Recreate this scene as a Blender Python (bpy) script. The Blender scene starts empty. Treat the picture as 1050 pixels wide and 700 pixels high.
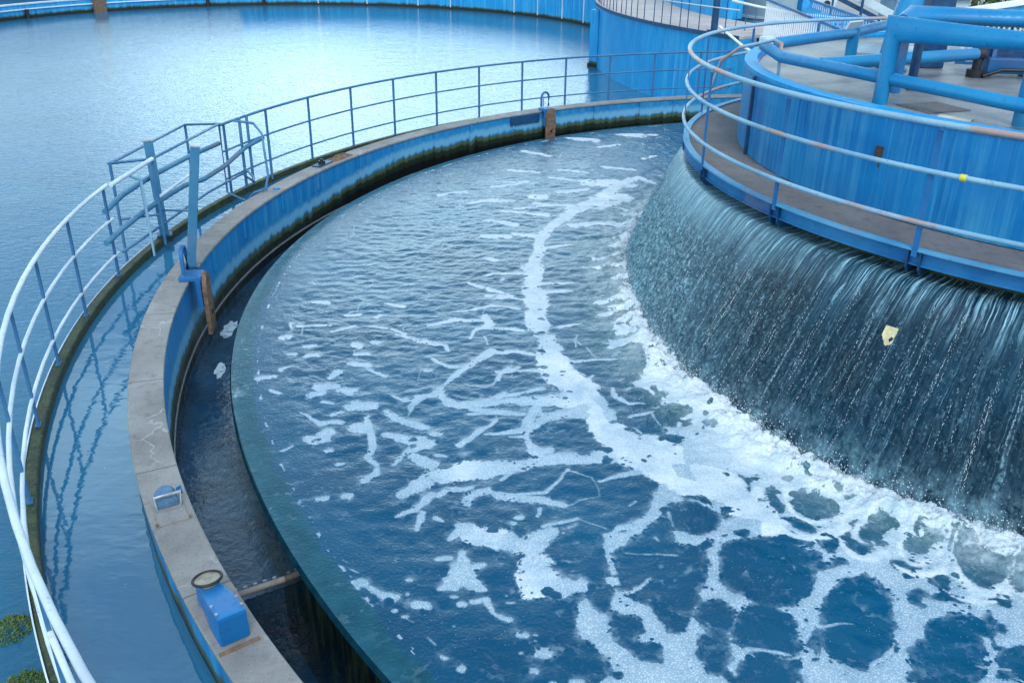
# wastewater clarifier: round tank with weir fall
FOAM_STROKES=[[(2.45,15.64,0.097),(2.246,16.005,0.113),(1.892,15.519,0.17)],[(1.824,15.335,0.149),(1.413,14.467,0.23),(1.059,13.98,0.188),(0.58,13.096,0.119),(0.395,12.438,0.104),(0.298,11.503,0.107),(0.248,10.683,0.128),(0.37,9.878,0.145)],[(1.703,15.601,0.254),(1.981,15.433,0.252)],[(1.332,14.625,0.131),(1.802,14.648,0.296)],[(-0.403,13.327,0.101),(-0.014,13.137,0.124)],[(-0.379,12.53,0.139),(-0.134,12.54,0.164)],[(0.345,14.255,0.093),(0.932,14.127,0.092)],[(-0.35,11.586,0.091),(-0.234,11.536,0.091)],[(0.92,13.111,0.129),(1.487,13.274,0.065)],[(-0.31,10.29,0.062),(-0.068,10.254,0.062)],[(2.301,19.442,0.108),(2.762,19.282,0.107)],[(1.31,18.979,0.149),(1.681,18.82,0.148)],[(0.834,14.97,0.12),(0.906,14.974,0.12)],[(0.422,14.663,0.114),(0.445,14.647,0.114)],[(-0.223,19.015,0.102),(0.598,18.805,0.101)],[(1.721,18.247,0.079),(2.147,18.519,0.08)],[(0.511,13.656,0.102),(-0.151,13.773,0.073)],[(0.426,12.075,0.078),(0.829,12.211,0.045)],[(0.217,11.078,0.082),(-0.187,11.062,0.034),(-0.33,10.956,0.034)],[(0.391,10.689,0.066),(0.751,10.75,0.038)],[(1.356,15.583,0.274),(1.645,15.506,0.273)],[(0.026,13.931,0.072),(0.569,14.11,0.073)],[(-0.364,15.223,0.066),(0.12,15.427,0.067)],[(-0.435,14.376,0.08),(-0.021,14.397,0.08)],[(2.52,17.364,0.073),(2.77,17.603,0.074)],[(0.848,16.423,0.097),(1.302,16.247,0.096)],[(1.698,16.674,0.102),(2.202,16.497,0.101)],[(-0.083,16.372,0.077),(0.43,16.2,0.076)],[(0.785,14.933,0.108),(1.226,15.128,0.109)],[(0.029,12.675,0.073),(0.357,12.561,0.121)],[(1.785,14.485,0.146),(1.374,13.995,0.113)],[(0.276,11.341,0.178),(0.245,10.447,0.155),(0.265,9.587,0.169),(0.407,8.912,0.145),(0.446,8.309,0.231),(0.681,7.89,0.24),(0.88,7.612,0.101),(0.922,7.192,0.147),(1.015,6.854,0.224)],[(0.681,7.89,0.203),(0.479,7.712,0.127),(0.366,7.597,0.084)],[(-0.573,10.7,0.038),(-0.281,10.474,0.056),(0.104,10.171,0.029)],[(-0.408,10.152,0.022),(-0.033,10.21,0.035),(0.138,10.172,0.035)],[(-0.323,9.647,0.071),(-0.235,9.412,0.062),(-0.405,9.252,0.023),(-0.473,9.027,0.023)],[(-0.23,8.649,0.063),(-0.344,8.511,0.068),(-0.454,8.345,0.067)],[(-0.185,9.298,0.053),(0.133,9.27,0.045)],[(-0.267,8.89,0.022),(-0.305,9.106,0.016)],[(-0.23,8.649,0.047),(0.009,8.69,0.041),(0.249,8.664,0.054)],[(-0.047,8.294,0.046),(-0.13,8.105,0.02),(-0.182,7.923,0.013)],[(-0.132,8.228,0.043),(0.127,8.267,0.044),(0.357,8.243,0.075)],[(0.404,7.94,0.052),(0.179,7.817,0.038),(0.014,7.755,0.037),(-0.256,7.635,0.048),(-0.413,7.521,0.06)],[(0.205,7.648,0.051),(0.255,7.432,0.061),(0.147,7.272,0.026),(0.119,6.973,0.047),(-0.007,6.945,0.019)],[(-0.404,7.335,0.036),(-0.142,7.368,0.026),(0.122,7.375,0.042)],[(-0.14,7.264,0.026),(-0.237,7.061,0.025),(-0.38,6.864,0.036)],[(0.491,7.386,0.079),(0.727,7.366,0.09)],[(0.253,7.379,0.079),(0.49,7.359,0.063)],[(0.119,6.949,0.021),(0.215,6.695,0.085),(0.339,6.744,0.054)],[(0.427,10.69,0.057),(0.859,10.754,0.038)],[(0.384,10.406,0.108),(0.735,10.466,0.036)],[(0.549,9.361,0.035),(0.812,9.486,0.028)],[(0.723,9.067,0.017),(0.745,8.923,0.014)],[(0.512,8.505,0.046),(0.778,8.5,0.032),(1.076,8.536,0.032),(1.32,8.597,0.044)],[(0.729,9.177,0.013),(0.679,8.85,0.012)],[(0.814,8.195,0.023),(0.688,8.008,0.03)],[(0.987,7.899,0.02),(1.026,7.728,0.035),(1.151,7.62,0.028),(1.473,7.601,0.024),(1.768,7.749,0.033)],[(1.055,8.019,0.017),(1.181,8.144,0.027),(1.332,8.21,0.028)],[(1.239,8.146,0.017),(1.438,7.74,0.016)],[(1.149,7.148,0.018),(1.23,6.978,0.029),(1.375,6.934,0.024)],[(1.503,7.108,0.019),(1.579,7.26,0.014)],[(1.147,7.352,0.031),(1.461,7.519,0.023)],[(1.581,6.964,0.032),(1.863,7.117,0.051)],[(1.073,9.152,0.02),(1.23,8.868,0.02)],[(1.023,9.694,0.033),(1.27,9.868,0.053)],[(1.044,10.385,0.036),(1.28,10.303,0.045)],[(0.802,8.854,0.014),(0.902,8.583,0.014)],[(1.28,7.792,0.013),(1.314,7.624,0.013)],[(1.339,7.409,0.013),(1.389,7.204,0.013)],[(1.382,8.15,0.031),(1.602,8.096,0.043)],[(1.216,8.461,0.019),(1.289,8.335,0.021)],[(1.545,11.809,0.061),(1.584,11.203,0.078),(1.486,10.041,0.121),(1.45,9.172,0.18),(1.541,8.491,0.236),(1.694,7.973,0.275),(1.889,7.505,0.26),(2.042,7.13,0.26),(2.211,6.897,0.211),(2.478,6.664,0.151),(2.605,6.322,0.186),(2.819,6.228,0.173),(3.038,5.988,0.176),(3.275,5.837,0.186),(3.542,5.644,0.182),(3.761,5.507,0.177),(3.93,5.35,0.174)],[(1.479,9.147,0.176),(1.24,8.961,0.077)],[(1.52,8.2,0.181),(1.241,8.043,0.08)],[(1.693,7.79,0.173),(1.387,7.528,0.07)],[(1.936,7.321,0.171),(1.699,7.173,0.098)],[(1.424,6.684,0.272),(1.672,6.372,0.296),(1.828,6.066,0.253),(2.011,5.72,0.22)],[(1.424,6.684,0.208),(1.261,6.872,0.213)],[(1.476,7.132,0.089),(1.928,7.058,0.176)],[(2.191,6.815,0.161),(1.844,6.648,0.096),(1.513,6.702,0.097)],[(-0.842,7.676,0.033),(-0.947,7.403,0.021)],[(-1.002,7.602,0.067),(-0.711,7.714,0.062),(-0.53,7.514,0.084),(-0.234,7.556,0.081),(-0.036,7.63,0.068),(0.231,7.638,0.137),(0.466,7.644,0.163),(0.705,7.72,0.197)],[(0.229,7.503,0.043),(0.159,7.117,0.073),(-0.216,6.986,0.023)],[(0.159,7.117,0.048),(0.289,7.245,0.067),(0.623,7.48,0.128),(0.796,7.586,0.144)],[(-0.128,7.234,0.019),(-0.281,7.044,0.031),(-0.455,6.804,0.044)],[(-0.128,7.234,0.01),(-0.165,7.425,0.01)],[(-1.526,7.453,0.099),(-1.379,7.457,0.083)],[(-1.134,7.333,0.065),(-0.822,7.121,0.071)],[(-1.415,7.074,0.107),(-1.281,7.017,0.059),(-1.216,6.784,0.043),(-1.251,6.615,0.048),(-1.128,6.483,0.035),(-1.109,6.352,0.049),(-1.22,6.222,0.048)],[(-1.35,7.263,0.048),(-1.281,7.017,0.053)],[(-1.117,6.962,0.067),(-0.762,6.825,0.127),(-0.929,6.679,0.046),(-0.996,6.487,0.033)],[(-0.834,6.626,0.062),(-0.67,6.468,0.102)],[(-0.684,6.986,0.054),(-0.653,6.986,0.054)],[(-0.654,6.631,0.031),(-0.578,6.605,0.031)],[(-1.741,7.127,0.038),(-1.557,7.163,0.038)],[(-1.705,6.946,0.076),(-1.645,6.96,0.076)],[(-1.513,5.972,0.046),(-1.47,5.969,0.046)],[(-1.322,5.991,0.057),(-1.294,5.992,0.057)],[(-0.856,6.036,0.07),(-0.626,6.288,0.145),(-0.374,6.423,0.173),(-0.082,6.457,0.135),(0.153,6.516,0.102),(0.393,6.603,0.108),(0.634,6.636,0.119),(0.846,6.669,0.142),(1.064,6.731,0.238)],[(-0.659,6.016,0.063),(-0.751,5.829,0.052),(-0.878,5.758,0.022)],[(-0.692,5.785,0.032),(-0.729,5.566,0.025)],[(-0.579,5.721,0.028),(-0.523,5.691,0.02)],[(-0.603,6.018,0.054),(-0.499,6.117,0.048),(-0.304,6.17,0.034)],[(-0.348,5.93,0.059),(-0.3,6.073,0.06),(-0.189,6.124,0.056),(-0.047,6.031,0.076),(0.148,6.012,0.071),(0.259,5.991,0.075),(0.424,5.971,0.047)],[(-0.019,6.032,0.028),(0.29,6.111,0.028),(0.441,6.34,0.014),(0.504,6.445,0.021)],[(0.286,5.992,0.034),(0.2,5.783,0.022)],[(-0.079,6.276,0.027),(0.035,6.433,0.023)],[(0.25,5.652,0.032),(0.523,5.768,0.029)],[(0.523,5.768,0.01),(0.75,5.599,0.01)],[(0.423,5.948,0.011),(0.735,6.05,0.009),(0.701,6.346,0.01),(0.503,6.419,0.015)],[(0.753,6.271,0.023),(1.115,6.408,0.043)],[(0.714,7.862,0.178),(0.84,7.324,0.169),(0.966,6.958,0.238),(1.148,6.677,0.309),(1.327,6.466,0.256),(1.42,6.313,0.252)],[(1.297,6.259,0.099),(1.185,5.874,0.061),(1.025,5.692,0.074),(0.86,5.645,0.054),(0.769,5.516,0.029),(0.743,5.235,0.028),(0.734,5.01,0.056)],[(0.78,4.869,0.038),(0.906,4.735,0.064),(0.978,4.573,0.07)],[(0.804,4.869,0.014),(0.995,5.052,0.02)],[(1.044,5.627,0.028),(0.743,5.515,0.031)],[(-0.454,5.468,0.033),(-0.358,5.617,0.103),(-0.249,5.535,0.172),(-0.092,5.496,0.167),(0.065,5.438,0.112),(0.141,5.379,0.144),(0.247,5.504,0.124)],[(0.202,5.223,0.155),(0.186,4.999,0.194),(0.329,4.93,0.114),(0.5,4.969,0.087)],[(-0.374,5.023,0.089),(-0.346,5.173,0.092),(-0.275,4.989,0.105),(-0.176,4.93,0.023)],[(-0.366,5.288,0.043),(-0.346,5.173,0.075)],[(-0.282,5.136,0.072),(-0.204,5.176,0.029)],[(-0.514,5.246,0.023),(-0.439,5.248,0.031)],[(-0.463,4.907,0.023),(-0.394,4.951,0.068)],[(-0.942,4.904,0.031),(-0.865,4.863,0.055),(-0.788,4.82,0.058)],[(-1.033,4.998,0.044),(-1.019,4.999,0.044)],[(-0.614,4.738,0.047),(-0.544,4.739,0.047)],[(-0.335,4.771,0.034),(-0.311,4.771,0.034)],[(-0.686,5.017,0.033),(-0.671,5.017,0.033)],[(-0.677,4.846,0.021),(-0.667,4.846,0.021)],[(0.017,5.677,0.035),(0.033,5.678,0.035)],[(0.051,5.757,0.04),(0.078,5.758,0.04)],[(-0.243,4.814,0.044),(-0.161,4.832,0.033),(-0.098,4.682,0.021),(0.019,4.603,0.042)],[(-0.387,4.845,0.021),(-0.363,4.846,0.021)],[(0.3,5.547,0.099),(0.247,5.525,0.098)],[(1.253,5.968,0.02),(1.26,5.741,0.012),(1.286,5.486,0.017)],[(0.881,5.355,0.01),(1.259,5.324,0.012)],[(0.976,5.961,0.015),(1.037,6.01,0.015)],[(1.148,5.524,0.024),(1.168,5.483,0.013)],[(0.072,4.47,0.044),(0.1,4.471,0.044)],[(0.183,4.324,0.066),(0.242,4.325,0.066)],[(0.142,4.189,0.03),(0.169,4.19,0.03)],[(-0.261,4.212,0.04),(-0.236,4.246,0.034)],[(-0.402,4.3,0.029),(-0.342,4.27,0.027)],[(-0.693,4.625,0.023),(-0.668,4.626,0.023)],[(-0.774,4.697,0.021),(-0.753,4.697,0.021)],[(-0.533,4.445,0.012),(-0.468,4.392,0.012)],[(0.003,4.802,0.018),(0.045,4.803,0.018)],[(0.166,4.486,0.014),(0.186,4.486,0.014)],[(0.075,4.335,0.016),(0.095,4.336,0.016)],[(0.255,4.109,0.02),(0.293,4.11,0.02)],[(0.406,4.112,0.03),(0.463,4.113,0.03)],[(0.165,4.431,0.014),(0.173,4.431,0.014)],[(-0.39,4.545,0.011),(-0.38,4.545,0.011)],[(-0.146,4.502,0.01),(-0.138,4.502,0.01)],[(-0.019,4.879,0.012),(-0.011,4.879,0.012)],[(0.34,4.825,0.012),(0.349,4.825,0.012)],[(-0.766,4.895,0.009),(-0.754,4.895,0.009)],[(-0.601,4.946,0.01),(-0.588,4.946,0.01)],[(-1.037,4.985,0.046),(-1.014,4.979,0.045)],[(-0.965,4.938,0.031),(-0.869,4.862,0.047),(-0.778,4.817,0.05)],[(-1.207,5.214,0.008),(-1.156,5.181,0.008)],[(-1.145,5.114,0.012),(-1.049,5.066,0.012)],[(-0.693,4.625,0.007),(-0.625,4.569,0.007)],[(-1.289,9.11,0.037),(-0.991,8.938,0.066),(-0.708,8.841,0.045),(-0.653,8.703,0.021)],[(-0.308,9.688,0.052),(-0.25,9.372,0.063),(-0.435,9.214,0.024),(-0.459,9.064,0.014)],[(-0.971,9.387,0.045),(-0.659,9.515,0.056),(-0.303,9.527,0.056)],[(-0.246,8.682,0.097),(-0.359,8.511,0.053),(-0.467,8.313,0.052),(-0.671,7.938,0.04),(-0.713,7.762,0.055),(-0.891,7.617,0.037),(-0.957,7.478,0.019),(-0.953,7.319,0.008)],[(-0.467,8.313,0.056),(-0.673,8.357,0.043),(-0.816,8.496,0.043)],[(-0.246,8.682,0.041),(0.054,8.712,0.041)],[(-0.327,9.293,0.046),(0.054,9.29,0.053)],[(-0.114,8.014,0.02),(-0.089,8.198,0.035),(0.055,8.329,0.041)],[(-0.602,7.542,0.083),(-0.425,7.493,0.058),(-0.216,7.664,0.036),(-0.055,7.782,0.025)],[(-0.156,7.394,0.067),(-0.369,7.441,0.052),(0.056,7.374,0.052)],[(-0.674,9.758,0.027),(-0.283,9.94,0.034),(0.053,9.909,0.034)],[(-1.37,9.258,0.028),(-1.196,9.114,0.033)],[(-1.666,8.372,0.06),(-1.514,8.331,0.048)],[(-1.501,8.249,0.03),(-1.28,8.1,0.034)],[(-1.844,8.083,0.043),(-1.785,8.147,0.038)],[(-1.882,7.844,0.074),(-1.764,7.876,0.074)],[(-1.712,7.82,0.025),(-1.551,7.681,0.061)],[(-1.514,7.462,0.097),(-1.33,7.478,0.098)],[(-1.156,7.366,0.051),(-0.79,7.12,0.054)],[(-1.67,7.299,0.034),(-1.601,7.353,0.035)],[(-1.744,7.144,0.039),(-1.56,7.124,0.024)],[(-1.827,7.562,0.026),(-1.714,7.538,0.026)],[(-0.895,8.236,0.05),(-0.866,8.237,0.05)],[(-1.537,8.884,0.043),(-1.507,8.885,0.043)],[(-0.448,7.945,0.016),(-0.25,7.863,0.013),(-0.114,8.044,0.017)],[(-2.196,8.533,0.06),(-2.078,8.536,0.06)],[(-2.574,8.001,0.056),(-2.414,8.036,0.062)],[(-2.554,8.981,0.067),(-2.475,9.012,0.067)],[(-1.828,6.873,0.09),(-1.776,6.865,0.09)],[(-1.689,6.867,0.061),(-1.64,6.869,0.061)],[(-1.964,7.703,0.075),(-1.859,7.729,0.075)],[(-1.929,7.871,0.082),(-1.764,7.876,0.082)],[(-1.665,7.792,0.066),(-1.533,7.739,0.065)],[(-1.492,7.49,0.09),(-1.37,7.477,0.09)],[(-2.233,8.777,0.057),(-2.149,8.808,0.057)],[(-1.634,8.353,0.058),(-1.503,8.357,0.058)],[(-1.791,8.178,0.068),(-1.853,8.053,0.031)],[(-2.002,6.661,0.026),(-1.95,6.753,0.019)],[(-1.675,6.669,0.041),(-1.617,6.689,0.042)],[(-1.481,6.475,0.035),(-1.433,6.476,0.035)],[(-2.374,8.222,0.071),(-2.302,8.288,0.03)],[(-1.921,9.239,0.053),(-1.839,9.319,0.054)],[(-2.032,9.16,0.045),(-1.946,9.201,0.045)],[(-2.408,9.299,0.039),(-2.1,9.348,0.031)],[(-1.721,8.794,0.07),(-1.66,8.796,0.07)],[(-1.522,8.885,0.057),(-1.491,8.886,0.057)],[(-2.424,9.992,0.067),(-2.252,9.972,0.067)],[(-1.66,8.603,0.034),(-1.511,8.608,0.034)],[(-2.281,7.717,0.034),(-2.362,7.772,0.021)],[(-1.98,7.343,0.017),(-1.752,7.119,0.046),(-1.552,7.149,0.025)],[(-1.678,7.273,0.043),(-1.588,7.354,0.029)],[(-2.52,9.373,0.031),(-2.47,9.221,0.015)],[(-1.454,8.219,0.029),(-1.294,8.1,0.024)],[(-1.157,7.693,0.022),(-1.009,7.586,0.031)],[(-1.618,9.326,0.035),(-1.418,9.256,0.035)],[(-1.588,9.563,0.042),(-1.534,9.646,0.042)],[(-1.513,9.982,0.039),(-1.302,9.903,0.039)],[(-1.957,9.631,0.033),(-1.795,9.637,0.033)],[(-2.399,8.58,0.034),(-2.325,8.582,0.034)],[(1.655,15.522,0.263),(1.932,15.43,0.09),(2.05,15.979,0.031)],[(0.375,14.647,0.193),(0.457,14.651,0.193)],[(0.882,14.967,0.12),(0.937,14.969,0.12)],[(-0.696,14.218,0.081),(-0.276,14.481,0.099)],[(0.889,14.023,0.118),(1.036,13.853,0.117)],[(2.293,19.464,0.143),(3.003,19.509,0.143)],[(1.148,19.079,0.122),(1.691,18.959,0.122)],[(0.174,17.856,0.09),(0.683,17.482,0.089)],[(-1.933,15.767,0.051),(-1.617,16.122,0.052)],[(0.633,15.904,0.061),(1.201,15.605,0.086),(2.104,15.439,0.064)],[(-0.298,15.527,0.064),(0.219,15.554,0.086)],[(-1.263,14.662,0.072),(-0.838,14.88,0.073)],[(2.077,4.829,0.044),(2.188,4.988,0.056),(2.355,5.138,0.073),(2.579,5.21,0.091),(2.693,5.095,0.069),(2.719,4.904,0.052),(2.646,4.662,0.043),(2.54,4.463,0.034),(2.39,4.326,0.028),(2.25,4.208,0.022)],[(1.924,4.479,0.023),(2.055,4.65,0.039)],[(2.1,4.594,0.019),(2.31,4.612,0.008)],[(2.002,4.372,0.026),(1.968,4.165,0.029)],[(1.563,4.39,0.028),(1.79,4.355,0.022)],[(2.897,4.846,0.068),(2.991,4.817,0.071),(3.19,4.791,0.071)],[(3.138,4.502,0.044),(3.076,4.287,0.035)],[(2.634,4.604,0.056),(2.672,4.493,0.027)],[(2.978,4.285,0.014),(3.148,4.237,0.02)]]
FOAM_RINGS=[[(2.747,5.987,0.027),(2.716,5.915,0.031),(2.665,5.857,0.037),(2.605,5.816,0.039),(2.544,5.79,0.038),(2.483,5.774,0.035),(2.423,5.771,0.03),(2.365,5.784,0.024),(2.315,5.815,0.018),(2.279,5.862,0.013),(2.257,5.919,0.012),(2.246,5.983,0.013),(2.248,6.052,0.015),(2.266,6.125,0.019),(2.305,6.194,0.028),(2.365,6.248,0.043),(2.436,6.274,0.055),(2.505,6.272,0.057)],[(2.621,5.702,0.053),(2.56,5.655,0.057),(2.496,5.62,0.059),(2.433,5.595,0.057),(2.371,5.578,0.055),(2.309,5.569,0.051),(2.248,5.569,0.045),(2.189,5.58,0.039),(2.135,5.605,0.032),(2.087,5.642,0.026),(2.05,5.691,0.021),(2.022,5.748,0.018),(2.005,5.811,0.018),(1.996,5.88,0.019),(1.995,5.952,0.02),(2.004,6.028,0.023),(2.025,6.108,0.028),(2.062,6.185,0.033)],[(3.031,5.691,0.021),(2.987,5.604,0.016),(2.926,5.534,0.013),(2.861,5.49,0.013),(2.799,5.469,0.017),(2.74,5.464,0.026),(2.686,5.485,0.032),(2.658,5.545,0.028),(2.671,5.636,0.029),(2.718,5.727,0.032),(2.776,5.799,0.031),(2.835,5.862,0.028),(2.902,5.919,0.027),(2.976,5.949,0.026),(3.033,5.927,0.016),(3.059,5.863,0.012),(3.055,5.779,0.014),(3.031,5.691,0.019)],[(2.799,5.403,0.027),(2.749,5.348,0.034),(2.697,5.313,0.046),(2.648,5.302,0.056),(2.609,5.311,0.057),(2.578,5.333,0.051),(2.554,5.363,0.045),(2.535,5.398,0.037),(2.52,5.438,0.028),(2.512,5.488,0.02),(2.515,5.548,0.015),(2.53,5.616,0.012),(2.558,5.685,0.01),(2.597,5.752,0.011),(2.641,5.812,0.013),(2.691,5.864,0.017),(2.743,5.907,0.024),(2.795,5.935,0.03)],[(3.381,5.653,0.019),(3.35,5.563,0.013),(3.297,5.479,0.01),(3.235,5.411,0.011),(3.172,5.355,0.014),(3.104,5.307,0.022),(3.031,5.276,0.037),(2.967,5.281,0.047),(2.931,5.332,0.038),(2.932,5.412,0.033),(2.959,5.498,0.03),(2.994,5.579,0.027),(3.036,5.66,0.022),(3.094,5.743,0.019),(3.168,5.812,0.018),(3.246,5.846,0.019),(3.311,5.839,0.022),(3.356,5.801,0.028)],[(3.284,5.398,0.017),(3.26,5.343,0.019),(3.228,5.288,0.021),(3.188,5.238,0.024),(3.143,5.197,0.028),(3.096,5.166,0.034),(3.05,5.148,0.039),(3.009,5.142,0.044),(2.972,5.144,0.045),(2.941,5.154,0.044),(2.913,5.167,0.042),(2.888,5.184,0.038),(2.866,5.204,0.033),(2.847,5.229,0.027),(2.831,5.259,0.021),(2.822,5.296,0.016),(2.82,5.339,0.012),(2.827,5.388,0.011)],[(3.784,5.604,0.03),(3.792,5.506,0.016),(3.757,5.392,0.011),(3.697,5.284,0.01),(3.631,5.187,0.013),(3.557,5.092,0.018),(3.467,5.005,0.027),(3.367,4.949,0.047),(3.281,4.949,0.06),(3.232,5.004,0.05),(3.218,5.088,0.042),(3.224,5.179,0.034),(3.242,5.275,0.025),(3.28,5.384,0.018),(3.349,5.497,0.014),(3.444,5.593,0.014),(3.547,5.654,0.019),(3.643,5.678,0.024)],[(3.615,5.078,0.018),(3.573,5.023,0.02),(3.525,4.975,0.022),(3.474,4.935,0.025),(3.422,4.904,0.028),(3.372,4.884,0.031),(3.326,4.872,0.033),(3.283,4.868,0.034),(3.245,4.869,0.034),(3.209,4.874,0.033),(3.177,4.882,0.032),(3.146,4.894,0.029),(3.118,4.909,0.026),(3.093,4.93,0.022),(3.073,4.958,0.018),(3.06,4.992,0.014),(3.053,5.032,0.011),(3.055,5.078,0.01)],[(3.693,4.938,0.033),(3.651,4.921,0.047),(3.62,4.926,0.05),(3.6,4.945,0.043),(3.586,4.971,0.034),(3.577,5.004,0.025),(3.576,5.049,0.018),(3.587,5.107,0.012),(3.612,5.178,0.009),(3.649,5.254,0.008),(3.695,5.329,0.008),(3.746,5.4,0.01),(3.799,5.465,0.013),(3.854,5.518,0.019),(3.905,5.553,0.033),(3.946,5.561,0.05),(3.969,5.539,0.042),(3.974,5.492,0.044)]]
FOAM_REGION=[(1.213,6.509),(1.266,6.19),(1.08,5.749),(0.82,5.595),(0.753,5.594),(0.727,4.933),(0.656,4.736),(0.516,4.928),(0.44,4.684),(0.442,4.485),(0.561,4.366),(0.632,4.186),(0.511,4.027),(0.503,3.922),(3.212,3.97),(3.998,5.465),(3.525,5.656),(3.247,5.901),(2.996,6.067),(2.859,6.372),(2.593,6.366),(2.435,6.789),(2.214,6.947),(1.955,7.413),(1.454,6.878)]
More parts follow.
